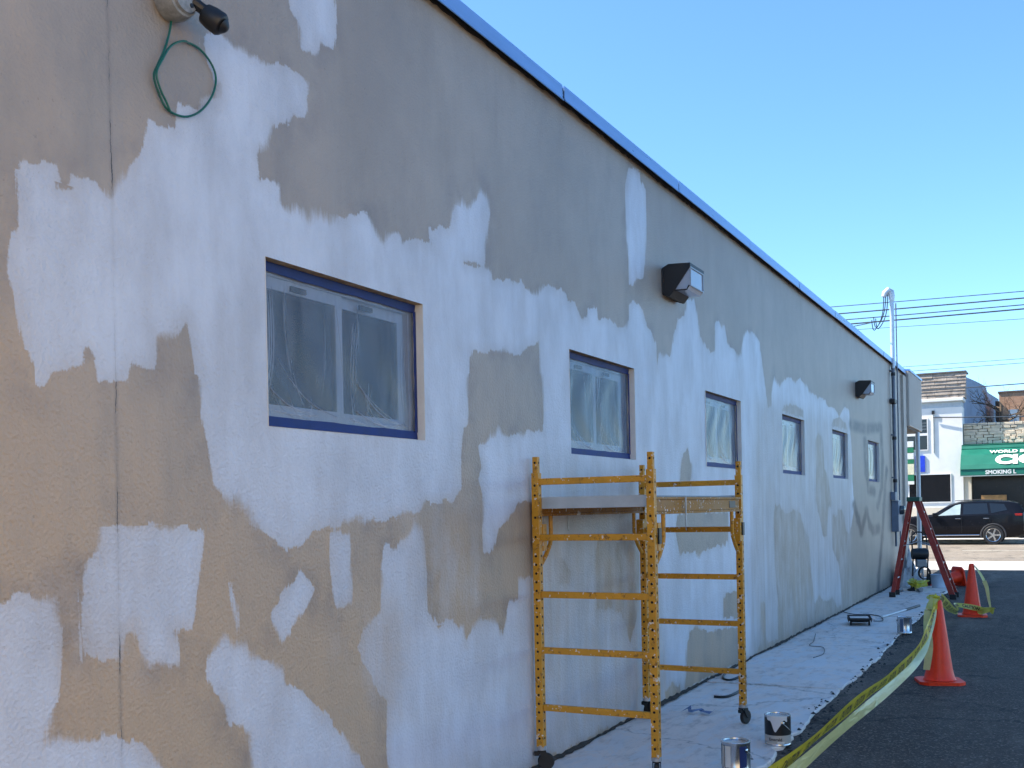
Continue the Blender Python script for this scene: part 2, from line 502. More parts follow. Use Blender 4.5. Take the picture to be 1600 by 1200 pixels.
    specks = g.rng(g.noise(co, 60, 2, 0.5), 0.70, 0.76, 0.0, 0.35)
    old = g.mix(specks, old, (0.16, 0.13, 0.10))
    # damp dirt that has splashed up along the foot of the wall
    foot = g.m('MULTIPLY', g.rng(z, 0.0, 0.30, 1.0, 0.0), g.rng(blot2, 0.3, 0.6, 0.25, 0.9))
    new = g.mix(g.rng(lap, 0.35, 0.65), (0.575, 0.605, 0.685), (0.665, 0.695, 0.775))
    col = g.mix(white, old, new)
    col = g.mix(g.m('MULTIPLY', foot, 0.55), col, (0.12, 0.105, 0.09))
    # grey spray lines by the last window
    sp = g.m('ADD', g.attr('spray'), g.m('MULTIPLY', g.m('SUBTRACT', fine, 0.5), 0.06))
    spray = g.m('MULTIPLY', g.rng(sp, 0.03, 0.14, 1.0, 0.0, smooth=True), g.rng(g.noise(co, 3.0, 3), 0.32, 0.5, 0.5, 1.0))
    col = g.mix(spray, col, (0.06, 0.06, 0.072))
    # upright crack: dark hairline that wanders, filled where the primer covers it
    wob = g.m('MULTIPLY', g.m('SUBTRACT', g.noise(g.coord((0.2, 0.2, 9)), 1.0, 5, 0.75), 0.5), 0.022)
    cy = g.m('ABSOLUTE', g.m('SUBTRACT', g.m('ADD', y, wob), 2.592))
    cw = g.rng(g.noise(g.coord((0.1, 0.1, 5), (0, 0, 3)), 1.0, 4, 0.7), 0.46, 0.78, 0.0, 0.0050)
    crack = g.m('LESS_THAN', cy, cw)
    crack = g.m('MULTIPLY', crack, g.rng(white, 0.2, 0.85, 1.0, 0.16))
    halo = g.m('MULTIPLY', g.rng(cy, 0.0, 0.014, 0.42, 0.0), g.rng(white, 0.2, 0.9, 1.0, 0.2))
    col = g.mix(halo, col, (0.20, 0.17, 0.145))
    col = g.mix(crack, col, (0.035, 0.028, 0.024))
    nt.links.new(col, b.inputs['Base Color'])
    rough = g.m('ADD', g.rng(white, 0, 1, 0.46, 0.42), g.m('MULTIPLY', g.m('SUBTRACT', fine, 0.5), 0.2))
    nt.links.new(rough, b.inputs['Roughness'])
    b.inputs['Specular IOR Level'].default_value = 0.7
    # relief: stucco grain, trowel waves, paint build-up at the coat's edge, the crack
    grain = g.noise(co, 95, 3, 0.6)
    grain2 = g.voronoi(co, 75, 'SMOOTH_F1')
    waves = g.noise(g.coord((1, 3, 2)), 1.5, 1, 0.5)
    h = g.m('ADD', g.m('MULTIPLY', grain, 0.30), g.m('MULTIPLY', grain2, 0.22))
    h = g.m('ADD', h, g.m('MULTIPLY', waves, 0.35))
    nt.links.new(g.bump(h, 0.9, 0.012), b.inputs['Normal'])
    return m


WALL_MAT = wall_material()

# ------------------------------------------------------------------ the painted building
WALL_H = 4.20
WALL_Y0, WALL_Y1 = -9.0, 23.0
WIN_Z0, WIN_Z1 = 1.905, 2.585
WIN_W = 1.185
WIN_Y = [3.368, 6.338, 9.314, 12.262, 15.275, 18.360]

building = tag(empty('commercial_building', (0, 0, 0)),
               'long single-storey beige stucco building being repainted with white primer', 'building')


def signed_field(Ys, Zs, poly, clamp):
    """signed distance (inside positive) of every grid vertex to a closed outline, clamped"""
    P = np.array(poly)
    out = np.full((len(Ys), len(Zs)), -clamp)
    i0, i1 = np.searchsorted(Ys, [P[:, 0].min() - clamp, P[:, 0].max() + clamp])
    j0, j1 = np.searchsorted(Zs, [P[:, 1].min() - clamp, P[:, 1].max() + clamp])
    if i1 <= i0 or j1 <= j0:
        return out
    yy, zz = np.meshgrid(Ys[i0:i1], Zs[j0:j1], indexing='ij')
    ins = np.zeros(yy.shape, bool)
    dist = np.full(yy.shape, clamp)
    n = len(P)
    for k in range(n):
        a, c = P[k], P[(k + 1) % n]
        if a[1] != c[1]:
            cond = (a[1] > zz) != (c[1] > zz)
            xi = (c[0] - a[0]) * (zz - a[1]) / (c[1] - a[1]) + a[0]
            ins ^= cond & (yy < xi)
        p0, p1 = np.searchsorted(Ys[i0:i1], [min(a[0], c[0]) - clamp, max(a[0], c[0]) + clamp])
        q0, q1 = np.searchsorted(Zs[j0:j1], [min(a[1], c[1]) - clamp, max(a[1], c[1]) + clamp])
        if p1 <= p0 or q1 <= q0:
            continue
        sy, sz = yy[p0:p1, q0:q1], zz[p0:p1, q0:q1]
        dd = c - a
        t = np.clip(((sy - a[0]) * dd[0] + (sz - a[1]) * dd[1]) / max(dd @ dd, 1e-9), 0, 1)
        dist[p0:p1, q0:q1] = np.minimum(dist[p0:p1, q0:q1], np.hypot(sy - a[0] - t * dd[0], sz - a[1] - t * dd[1]))
    out[i0:i1, j0:j1] = np.where(ins, dist, -dist)
    return out


def line_field(Ys, Zs, line, clamp):
    P = np.array(line)
    out = np.full((len(Ys), len(Zs)), clamp)
    for a, c in zip(P[:-1], P[1:]):
        p0, p1 = np.searchsorted(Ys, [min(a[0], c[0]) - clamp, max(a[0], c[0]) + clamp])
        q0, q1 = np.searchsorted(Zs, [min(a[1], c[1]) - clamp, max(a[1], c[1]) + clamp])
        if p1 <= p0 or q1 <= q0:
            continue
        sy, sz = np.meshgrid(Ys[p0:p1], Zs[q0:q1], indexing='ij')
        dd = c - a
        t = np.clip(((sy - a[0]) * dd[0] + (sz - a[1]) * dd[1]) / max(dd @ dd, 1e-9), 0, 1)
        # distances along the wall count less: it is seen at a raking angle and the lines are drawn wide
        out[p0:p1, q0:q1] = np.minimum(out[p0:p1, q0:q1], np.hypot((sy - a[0] - t * dd[0]) * 0.45, sz - a[1] - t * dd[1]))
    return out


def build_wall():
    ys = list(np.arange(WALL_Y0, 1.6, 0.4)) + list(np.arange(1.6, 6.2, 0.014)) + list(np.arange(6.2, 10.5, 0.02)) \
        + list(np.arange(10.5, WALL_Y1, 0.035)) + [WALL_Y1]
    edges_y = [e for w in WIN_Y for e in (w, w + WIN_W)]
    ys = sorted([v for v in ys if all(abs(v - e) > 0.004 for e in edges_y)] + edges_y)
    zs = list(np.arange(0, WALL_H - 0.006, 0.015)) + [WALL_H]
    zs = sorted([v for v in zs if abs(v - WIN_Z0) > 0.004 and abs(v - WIN_Z1) > 0.004] + [WIN_Z0, WIN_Z1])
    Ys, Zs = np.array(ys), np.array(zs)
    nY, nZ = len(Ys), len(Zs)
    coat = np.full((nY, nZ), -0.15)
    for p in PRIMER:
        coat = np.maximum(coat, signed_field(Ys, Zs, p, 0.15))
    for p in BARE:
        coat = np.minimum(coat, -signed_field(Ys, Zs, p, 0.15))
    thin = np.full((nY, nZ), -0.3)
    for p in THIN_COAT:
        thin = np.maximum(thin, signed_field(Ys, Zs, p, 0.3))
    thin = np.clip((thin + 0.12) / 0.24, 0, 1)
    spray = np.full((nY, nZ), 0.3)
    for p in GREY_LINES:
        spray = np.minimum(spray, line_field(Ys, Zs, p, 0.3))
    # the stucco is not a perfect plane
    yy, zz = np.meshgrid(Ys, Zs, indexing='ij')
    wav = 0.0025 * np.sin(yy * 1.3 + 0.7 * np.sin(zz * 1.9)) + 0.0018 * np.sin(zz * 2.7 + yy * 0.6)
    verts = np.stack([wav, yy, zz], -1).reshape(-1, 3)
    i, j = np.meshgrid(np.arange(nY - 1), np.arange(nZ - 1), indexing='ij')
    keep = np.ones(i.shape, bool)
    ymid, zmid = (Ys[:-1] + Ys[1:]) / 2, (Zs[:-1] + Zs[1:]) / 2
    zin = (zmid > WIN_Z0) & (zmid < WIN_Z1)
    for w in WIN_Y:
        yin = (ymid > w) & (ymid < w + WIN_W)
        keep &= ~(yin[:, None] & zin[None, :])
    a = (i * nZ + j)[keep]
    faces = np.stack([a, a + nZ, a + nZ + 1, a + 1], -1)
    me = bpy.data.meshes.new('wall')
    me.vertices.add(len(verts))
    me.vertices.foreach_set('co', verts.astype(np.float32).ravel())
    me.loops.add(faces.size)
    me.loops.foreach_set('vertex_index', faces.astype(np.int32).ravel())
    me.polygons.add(len(faces))
    me.polygons.foreach_set('loop_start', np.arange(0, faces.size, 4, dtype=np.int32))
    me.update(calc_edges=True)
    me.polygons.foreach_set('use_smooth', [True] * len(faces))
    for nm, arr in (('coat', coat), ('thin', thin), ('spray', spray)):
        at = me.attributes.new(nm, 'FLOAT', 'POINT')
        at.data.foreach_set('value', arr.astype(np.float32).ravel())
    me.materials.append(WALL_MAT)
    o = bpy.data.objects.new('wall', me)
    COL.objects.link(o)
    o.parent = building
    o['label'] = 'beige stucco side wall with ragged patches of white primer'
    return o


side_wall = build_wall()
OLD = pmat('old_beige_paint', (0.40, 0.33, 0.25), 0.62, var=0.16, scale=3, bump=0.3, bscale=120)
box('rear_wall', OLD, building, -15.0, -0.004, WALL_Y0 - 0.2, WALL_Y0 - 0.001, 0, WALL_H)
box('front_wall', OLD, building, -15.0, -0.004, WALL_Y1 - 0.22, WALL_Y1 - 0.002, 0, WALL_H)
box('far_side_wall', OLD, building, -15.2, -15.002, WALL_Y0, WALL_Y1, 0, WALL_H)
box('roof', pmat('roof_membrane', (0.16, 0.16, 0.165), 0.9, var=0.2), building, -15.0, -0.06, WALL_Y0, WALL_Y1 - 0.23, 4.0, 4.08)
# pilaster at the street corner
box('corner_pilaster', pmat('pilaster_paint', (0.50, 0.46, 0.40), 0.6, var=0.1, bump=0.2, bscale=120), building,
    -0.45, 0.045, 22.62, 23.06, 0.0, 4.10, bev=0.006)

# coping: sheet-metal fascia in lengths, over a dark ragged joint
COPING = pmat('coping_metal', (0.20, 0.37, 0.66), 0.30, metal=0.3, var=0.12, scale=2.0, spec=0.6, stretch=(1, 0.3, 3))
TAR = pmat('tar_joint', (0.020, 0.017, 0.015), 0.85, var=0.4, scale=20)
rnd = random.Random(4)
y = 6.22 - 2.29 * 7
k = 0
while y < WALL_Y1 - 0.1:
    y1 = min(y + 2.29, WALL_Y1 + 0.05)
    m = MB()
    dz = rnd.uniform(-0.004, 0.004)
    dx = rnd.uniform(-0.003, 0.003)
    # profile: cap, face, small drip kick
    prof = [(-0.30, 4.205), (-0.30, 4.222), (0.050 + dx, 4.246 + dz), (0.052 + dx, 4.162), (0.062 + dx, 4.145 + dz),
            (0.058 + dx, 4.142 + dz), (0.044 + dx, 4.156), (0.042 + dx, 4.231)]
    m.add([(p[0], y + 0.010, p[1]) for p in prof] + [(p[0], y1 - 0.010, p[1]) for p in prof],
          [tuple(range(8))[::-1], tuple(range(8, 16))] + [(i, (i + 1) % 8, 8 + (i + 1) % 8, 8 + i) for i in range(8)])
    m.build('coping_panel', COPING, building)
    # cover plate at the joint
    MB().box(-0.28, 0.0445 + dx, y1 - 0.02, y1 + 0.02, 4.196, 4.2195).build('coping_joint', TAR, building)
    y = y1
# ragged mastic and shadow gap under the coping
m = MB()
ry = np.arange(WALL_Y0, WALL_Y1, 0.05)
low = [4.156 + 0.005 * math.sin(t * 2.1) + rnd.uniform(-0.008, 0.007) for t in ry]
top = [(0.020, t, 4.200) for t in ry]
bot = [(0.008, t, l) for t, l in zip(ry, low)]
back = [(-0.004, t, l) for t, l in zip(ry, low)]
n = len(ry)
m.add(top + bot + back, [(i, i + 1, n + i + 1, n + i) for i in range(n - 1)] + [(n + i, n + i + 1, 2 * n + i + 1, 2 * n + i) for i in range(n - 1)])
m.build('roof_edge_joint', TAR, building)

# ------------------------------------------------------------------ windows, masked with film and blue tape
VINYL = pmat('window_vinyl', (0.42, 0.48, 0.61), 0.45, var=0.06)
JAMB = pmat('jamb_paint', (0.80, 0.78, 0.72), 0.6, var=0.06, scale=9, bump=0.25, bscale=140)
SOFFIT = pmat('raw_lintel', (0.44, 0.30, 0.17), 0.8, var=0.35, scale=14, bump=0.4, bscale=90)
TAPE_BLUE = pmat('painters_tape', (0.003, 0.019, 0.14), 0.6, var=0.18, scale=12, bump=0.15, bscale=200)
BLIND = pmat('roller_blind', (0.11, 0.13, 0.16), 0.9, var=0.15, scale=2.0)
DARK = pmat('black_plastic', (0.012, 0.012, 0.014), 0.45, var=0.3)


def glass_material():
    m, nt, b = nodes_of('window_glass')
    N, L = nt.nodes, nt.links
    b.inputs['Base Color'].default_value = (0.02, 0.022, 0.024, 1)
    b.inputs['Roughness'].default_value = 0.03
    b.inputs['IOR'].default_value = 1.5
    tr = N.new('ShaderNodeBsdfTransparent')
    tr.inputs[0].default_value = (0.80, 0.84, 0.83, 1)
    gl = N.new('ShaderNodeBsdfGlossy')
    gl.inputs['Roughness'].default_value = 0.02
    fr = N.new('ShaderNodeFresnel')
    fr.inputs[0].default_value = 1.75
    mx = N.new('ShaderNodeMixShader')
    L.new(fr.outputs[0], mx.inputs[0])
    L.new(tr.outputs[0], mx.inputs[1])
    L.new(gl.outputs[0], mx.inputs[2])
    L.new(mx.outputs[0], N['Material Output'].inputs[0])
    return m


def film_material():
    """thin clear masking film: mostly see-through, milky where it bunches, shiny on the folds"""
    m, nt, b = nodes_of('masking_film')
    g = NG(nt)
    N, L = nt.nodes, nt.links
    co = g.coord((1, 1, 1))
    n1 = g.noise(g.coord((1, 5, 1.2)), 2.4, 2, 0.5, 0.8)
    fold = g.attr('fold')
    tr = N.new('ShaderNodeBsdfTransparent')
    tr.inputs[0].default_value = (0.93, 0.95, 0.97, 1)
    df = N.new('ShaderNodeBsdfDiffuse')
    df.inputs[0].default_value = (0.56, 0.63, 0.76, 1)
    tl = N.new('ShaderNodeBsdfTranslucent')
    tl.inputs[0].default_value = (0.6, 0.62, 0.66, 1)
    gl = N.new('ShaderNodeBsdfGlossy')
    gl.inputs['Roughness'].default_value = 0.16
    bmp = g.bump(n1, 0.16, 0.02)
    L.new(bmp, gl.inputs['Normal'])
    milk = N.new('ShaderNodeMixShader')
    milk.inputs[0].default_value = 0.35
    L.new(df.outputs[0], milk.inputs[1])
    L.new(tl.outputs[0], milk.inputs[2])
    a = N.new('ShaderNodeMixShader')
    fac = g.m('ADD', g.m('MULTIPLY', fold, 0.60), g.rng(n1, 0.36, 0.75, 0.20, 0.36), clamp=True)
    L.new(fac, a.inputs[0])
    L.new(tr.outputs[0], a.inputs[1])
    L.new(milk.outputs[0], a.inputs[2])
    lw = N.new('ShaderNodeFresnel')
    lw.inputs[0].default_value = 1.35
    L.new(bmp, lw.inputs['Normal'])
    mx = N.new('ShaderNodeMixShader')
    L.new(lw.outputs[0], mx.inputs[0])
    L.new(a.outputs[0], mx.inputs[1])
    L.new(gl.outputs[0], mx.inputs[2])
    L.new(mx.outputs[0], N['Material Output'].inputs[0])
    return m


GLASS = glass_material()
FILM = film_material()


def film_mesh(name, y0, y1, z0, z1, seed, parent):
    rng = np.random.RandomState(seed)
    nu, nv = (300, 170) if y0 < 5 else (150, 90)
    u, v = np.meshgrid(np.linspace(0, 1, nu), np.linspace(0, 1, nv), indexing='ij')
    w, h = y1 - y0, z1 - z0
    Y, Z = u * w, v * h
    off = np.zeros_like(u)
    fold = np.zeros_like(u)
    # creases: curved folds fanning out of the lower corners and hanging from the top edge
    creases = []
    for c in range(2):
        cx = (0.03 + 0.49 * c) * w
        for k in range(6):     # slack gathers in long curves towards the bottom rail
            ax, az = cx + rng.uniform(0.0, 0.16) * w, rng.uniform(0.05, 0.42) * h
            bx_, bz_ = cx + rng.uniform(0.16, 0.46) * w, rng.uniform(0.0, 0.07) * h
            creases.append((ax, az, bx_ - ax, bz_ - az, rng.uniform(0.0014, 0.0034), rng.uniform(0.25, 0.9), -rng.uniform(0.01, 0.05)))
        for k in range(3):
            ax = cx + rng.uniform(0.0, 0.45) * w
            creases.append((ax, rng.uniform(0.0, 0.05), rng.uniform(-0.02, 0.05), rng.uniform(0.06, 0.22), rng.uniform(0.0012, 0.0028), rng.uniform(0.2, 0.7), rng.uniform(-0.015, 0.015)))
    for k in range(4):
        sx = rng.uniform(0.02, 0.98) * w
        creases.append((sx, h - rng.uniform(0.02, 0.06), rng.uniform(-0.07, 0.07), -rng.uniform(0.10, 0.5), rng.uniform(0.002, 0.005), rng.uniform(0.15, 0.6), rng.uniform(-.03, .03)))
    for k in range(3):   # along the frame's edge
        creases.append((0.02 + 0.015 * k, 0.06, 0.04, h - 0.14, 0.004, 0.5, -0.03))
        creases.append((w - 0.10 + 0.02 * k, 0.08, 0.01, h - 0.2, 0.003, 0.35, 0.03))
        creases.append((w * 0.55 + 0.02 * k, 0.07, 0.02, h - 0.2, 0.003, 0.4, 0.02))
    for sx, sz, dx, dz, wd, am, bow in creases:
        L2 = dx * dx + dz * dz
        t = np.clip(((Y - sx) * dx + (Z - sz) * dz) / L2, 0, 1)
        L_ = math.sqrt(L2)
        px = sx + dx * t - dz / L_ * bow * np.sin(t * math.pi)
        pz = sz + dz * t + dx / L_ * bow * np.sin(t * math.pi)
        d = np.hypot(Y - px, Z - pz)
        a = np.exp(-(d / wd) ** 2) * am * np.sin(np.clip(t, 0.02, 0.98) * math.pi) ** 0.5
        fold = np.maximum(fold, a)
        off += 0.0016 * np.exp(-(d / (wd * 2.2)) ** 2) * am
    off *= np.clip(Z / 0.03, 0, 1)
    off += 0.003 * np.sin(Y * 19 + 2 * np.sin(Z * 8 + seed)) * np.sin(v * math.pi)
    verts = np.stack([off, Y + y0, Z + z0], -1).reshape(-1, 3)
    i, j = np.meshgrid(np.arange(nu - 1), np.arange(nv - 1), indexing='ij')
    a = (i * nv + j).ravel()
    faces = np.stack([a, a + nv, a + nv + 1, a + 1], -1)
    me = bpy.data.meshes.new(name)
    me.from_pydata(verts.tolist(), [], faces.tolist())
    me.polygons.foreach_set('use_smooth', [True] * len(faces))
    at = me.attributes.new('fold', 'FLOAT', 'POINT')
    at.data.foreach_set('value', fold.astype(np.float32).ravel())
    me.materials.append(FILM)
    o = bpy.data.objects.new(name, me)
    COL.objects.link(o)
    o.parent = parent
    return o


def make_window(y0, seed):
    rng = random.Random(seed)
    y1 = y0 + WIN_W
    z0, z1 = WIN_Z0, WIN_Z1
    w = empty('window', (0, 0, 0), parent=building)
    D = -0.062
    # reveals
    MB().add([(0.003, y0, z0), (0.003, y1, z0), (D, y1, z0), (D, y0, z0)], [(0, 1, 2, 3)]).build('sill', JAMB, w)
    MB().add([(0.003, y0, z1), (0.003, y1, z1), (D, y1, z1), (D, y0, z1)], [(0, 1, 2, 3)]).build('lintel', SOFFIT, w)
    for yy in (y0, y1):
        MB().add([(0.003, yy, z0), (0.003, yy, z1), (D, yy, z1), (D, yy, z0)], [(0, 1, 2, 3)]).build('jamb', JAMB, w)
    # frame
    f = MB()
    f.box(D - 0.05, D, y0, y0 + 0.045, z0, z1).box(D - 0.05, D, y1 - 0.045, y1, z0, z1)
    f.box(D - 0.05, D, y0 + 0.045, y1 - 0.045, z0, z0 + 0.05).box(D - 0.05, D, y0 + 0.045, y1 - 0.045, z1 - 0.05, z1)
    f.build('frame', VINYL, w)
    ym = y0 + WIN_W * 0.475
    for a, c, dx in ((y0 + 0.045, ym + 0.048, -0.012), (ym - 0.042, y1 - 0.045, -0.03)):
        s = MB()
        x1, x0 = D + dx, D + dx - 0.016
        st = 0.050
        s.box(x0, x1, a, a + st, z0 + 0.05, z1 - 0.05).box(x0, x1, c - st, c, z0 + 0.05, z1 - 0.05)
        s.box(x0, x1, a + st, c - st, z0 + 0.05, z0 + 0.05 + st).box(x0, x1, a + st, c - st, z1 - 0.05 - st, z1 - 0.05)
        s.build('sash', VINYL, w)
        box('pane', GLASS, w, x0 + 0.004, x0 + 0.009, a + st - 0.004, c - st + 0.004, z0 + 0.05 + st - 0.004, z1 - 0.05 - st + 0.004)
    MB().add([(D - 0.10, y0 - 0.03, z0 - 0.03), (D - 0.10, y1 + 0.03, z0 - 0.03), (D - 0.10, y1 + 0.03, z1 + 0.03), (D - 0.10, y0 - 0.03, z1 + 0.03)],
             [(0, 1, 2, 3)]).build('blind', BLIND, w)
    # vent stops
    for fy in (0.20, 0.62):
        t = y0 + WIN_W * fy
        box('vent_stop', DARK, w, D - 0.008, D + 0.004, t, t + 0.10, z1 - 0.092, z1 - 0.070)
    # film and tape
    fl = film_mesh('masking_film', y0 + 0.006, y1 - 0.012, z0 + 0.043, z1 - 0.02, seed, w)
    fl.location = (D + 0.010, 0, 0)

    def tape(pts):
        """a strip of tape: quads across, slightly uneven edges"""
        t = MB()
        n_ = len(pts)
        t.add([p for q in pts for p in q], [(2 * i, 2 * i + 2, 2 * i + 3, 2 * i + 1) for i in range(n_ - 1)])
        t.build('tape_strip', TAPE_BLUE, w)
    xs = D + 0.022
    jit = lambda s: rng.uniform(-s, s)
    N_ = 12
    tape([((xs + jit(.001), y0 + 0.003 + (WIN_W - 0.006) * i / N_, z0 + 0.002), (xs - 0.004 + jit(.001), y0 + 0.003 + (WIN_W - 0.006) * i / N_, z0 + 0.046 + jit(.002))) for i in range(N_ + 1)])
    tape([((xs + jit(.001), y0 + 0.003 + (WIN_W - 0.006) * i / N_, z1 - 0.002), (xs - 0.004 + jit(.001), y0 + 0.003 + (WIN_W - 0.006) * i / N_, z1 - 0.042 + jit(.003))) for i in range(N_ + 1)])
    tape([((xs + 0.002, y1 - 0.004, z0 + 0.04 + (z1 - z0 - 0.075) * i / N_), (xs, y1 - 0.026 + jit(.003), z0 + 0.04 + (z1 - z0 - 0.075) * i / N_)) for i in range(N_ + 1)])
    tape([((xs + 0.002, y0 + 0.004, z0 + 0.04 + (z1 - z0 - 0.075) * i / N_), (xs, y0 + 0.020 + jit(.003), z0 + 0.04 + (z1 - z0 - 0.075) * i / N_)) for i in range(N_ + 1)])
    return w


for i, wy in enumerate(WIN_Y):
    make_window(wy, 11 + i * 7)

# canopy over the street front, its end flush with the corner
CANOPY = pmat('canopy_cladding', (0.47, 0.42, 0.37), 0.5, var=0.08, scale=3, stretch=(1, 6, 0.4))
cv = box('canopy', CANOPY, building, -7.0, 0.10, 23.065, 25.25, 3.10, 4.22, bev=0.01)
box('canopy_soffit', pmat('soffit_board', (0.12, 0.11, 0.10), 0.8), cv, -6.9, 0.06, 23.09, 25.2, 3.06, 3.098)
box('canopy_trim', COPING, cv, -7.02, 0.118, 23.064, 25.27, 4.2225, 4.262)
for i in range(11):
    t = 23.16 + 0.19 * i
    box('panel_rib', CANOPY, cv, 0.1005, 0.106, t, t + 0.012, 3.12, 4.20)
MB().tube([(0.06, 24.72, 0.0), (0.06, 24.72, 3.06)], 0.045, 10).build('canopy_post', pmat('galvanised', (0.42, 0.47, 0.53), 0.4, metal=0.5, var=0.1), building)

# ------------------------------------------------------------------ ground, alley, pavements, street
def asphalt_material(name, c0, c1, spk):
    m, nt, b = nodes_of(name)
    g = NG(nt)
    co = g.coord()
    big = g.noise(co, 0.5, 6, 0.65)
    mid = g.noise(co, 5.0, 5, 0.65)
    ag = g.noise(co, 120, 3, 0.7)
    vor = g.voronoi(co, 85, 'F1', 'Color')
    vr = g.sep(vor)[0]
    col = g.mix(g.rng(big, 0.35, 0.65), c0, c1)
    col = g.mix(g.rng(mid, 0.5, 0.7, 0, 0.5), col, tuple(c * 0.6 for c in c0))
    col = g.mix(g.rng(vr, 0.80, 1.0, 0.0, 0.8), col, spk)
    col = g.mix(g.rng(g.noise(co, 22, 3, 0.6), 0.66, 0.73, 0, 0.5), col, spk)
    oil = g.rng(g.noise(g.coord((1, 0.5, 1), (4, 2, 0)), 1.3, 4, 0.6), 0.56, 0.68, 0.0, 0.8)
    col = g.mix(oil, col, tuple(c * 0.35 for c in c0))
    dust = g.rng(g.noise(g.coord((1.5, 0.35, 1), (9, 5, 0)), 1.0, 6, 0.7), 0.50, 0.72, 0.0, 0.55)
    col = g.mix(dust, col, spk)
    wv = nt.nodes.new('ShaderNodeVectorMath')
    wv.operation = 'MULTIPLY_ADD'
    nt.links.new(g.noise(co, 1.6, 4, 0.75, color=True), wv.inputs[0])
    wv.inputs[1].default_value = (0.9, 0.9, 0)
    nt.links.new(co, wv.inputs[2])
    ck = g.rng(g.voronoi(wv.outputs[0], 0.55, 'DISTANCE_TO_EDGE'), 0.0, 0.016, 0.85, 0.0)
    col = g.mix(ck, col, tuple(c * 0.25 for c in c0))
    nt.links.new(col, b.inputs['Base Color'])
    nt.links.new(g.rng(ag, 0.3, 0.7, 0.7, 0.95), b.inputs['Roughness'])
    h = g.m('ADD', g.m('MULTIPLY', ag, 0.6), g.m('MULTIPLY', g.voronoi(co, 85), 0.6))
    nt.links.new(g.bump(g.m('ADD', h, g.m('MULTIPLY', mid, 1.2)), 0.8, 0.012), b.inputs['Normal'])
    return m


def concrete_material(name, c0, c1, splash):
    m, nt, b = nodes_of(name)
    g = NG(nt)
    co = g.coord()
    big = g.noise(co, 1.1, 6, 0.68)
    mid = g.noise(g.coord((1.6, 0.6, 1)), 6, 6, 0.7)
    fine = g.noise(co, 140, 3, 0.7)
    col = g.mix(g.rng(big, 0.36, 0.64), c0, c1)
    col = g.mix(g.rng(mid, 0.50, 0.72, 0, 0.75), col, tuple(c * 0.5 for c in c0))
    col = g.mix(g.rng(g.noise(co, 14, 5, 0.7), 0.62, 0.72, 0, 0.55), col, tuple(c * 0.35 for c in c0))
    # hairline cracks and old rust-dark stains
    wv = nt.nodes.new('ShaderNodeVectorMath')
    wv.operation = 'MULTIPLY_ADD'
    nt.links.new(g.noise(co, 2.2, 4, 0.7, color=True), wv.inputs[0])
    wv.inputs[1].default_value = (0.7, 0.7, 0)
    nt.links.new(co, wv.inputs[2])
    ck = g.rng(g.voronoi(wv.outputs[0], 0.40, 'DISTANCE_TO_EDGE'), 0.0, 0.008, 0.45, 0.0)
    # dried paint: drips and roller smears
    sm = g.noise(g.coord((2.0, 0.8, 1), (3, 1, 0)), 2.2, 5, 0.7, 0.6)
    dr = g.noise(co, 46, 2, 0.4)
    pm = g.m('MAXIMUM', g.rng(sm, 0.50, 0.56, 0, 0.9), g.rng(dr, 0.68, 0.70, 0, 1.0))
    pm = g.m('MULTIPLY', pm, splash)
    col = g.mix(pm, col, (0.74, 0.74, 0.75))
    col = g.mix(ck, col, (0.04, 0.036, 0.033))
    nt.links.new(col, b.inputs['Base Color'])
    nt.links.new(g.rng(fine, 0.3, 0.7, 0.55, 0.8), b.inputs['Roughness'])
    h = g.m('ADD', fine, g.m('MULTIPLY', mid, 1.5))
    nt.links.new(g.bump(h, 0.35, 0.008), b.inputs['Normal'])
    return m


ASPHALT = asphalt_material('alley_asphalt', (0.050, 0.036, 0.027), (0.074, 0.056, 0.043), (0.26, 0.21, 0.17))
STREET = asphalt_material('street_asphalt', (0.20, 0.165, 0.125), (0.25, 0.21, 0.16), (0.33, 0.28, 0.22))
SLAB = concrete_material('slab_concrete', (0.76, 0.66, 0.60), (0.86, 0.77, 0.71), 0.7)
WALK = concrete_material('walk_concrete', (0.48, 0.46, 0.43), (0.56, 0.54, 0.50), 0.0)

# one sheet to the horizon; alley and yard are laid over it as asphalt
S = 900
m = MB().add([(-S, -S, -0.24), (S, -S, -0.24), (S, S, -0.24), (-S, S, -0.24)], [(0, 1, 2, 3)])
tag(m.build('ground', pmat('dirt', (0.07, 0.075, 0.06), 0.95, var=0.2, scale=0.3)), 'bare ground reaching to the horizon', 'ground', kind='structure')

# alley asphalt: gently uneven sheet
rnd = random.Random(7)
nx, ny = 60, 120
xs_ = [0.3 + (40 - 0.3) * (i / nx) ** 2.0 for i in range(nx + 1)]
ys_ = [-30 + 56.3 * (j / ny) for j in range(ny + 1)]


def alley_z(x_, y_):
    return -0.016 + 0.004 * math.sin(x_ * 1.9 + y_ * 0.4) + 0.004 * math.sin(y_ * 0.9) - 0.002 * min(x_, 8)


vv = [(x_, y_, alley_z(x_, y_)) for y_ in ys_ for x_ in xs_]
ff = [(j * (nx + 1) + i, j * (nx + 1) + i + 1, (j + 1) * (nx + 1) + i + 1, (j + 1) * (nx + 1) + i) for j in range(ny) for i in range(nx)]
tag(MB().add(vv, ff, True).build('alley', ASPHALT), 'worn dark asphalt alley beside the building', 'alley', kind='structure')

# slab pavement along the wall: each slab its own piece with a chipped outer edge
pave = tag(empty('sidewalk'), 'narrow pale concrete walk along the foot of the wall', 'sidewalk', kind='structure')
joints = [-9.0, -7.0, -4.95, -2.95, -0.95, 1.05, 3.05, 5.08, 7.10, 9.14, 11.22, 13.22, 15.3, 17.3, 19.3, 21.3, 23.3]


def walk_edge(y_):
    return 1.30 - 0.013 * y_ + 0.016 * math.sin(y_ * 1.3) + 0.010 * math.sin(y_ * 5.1 + 1)


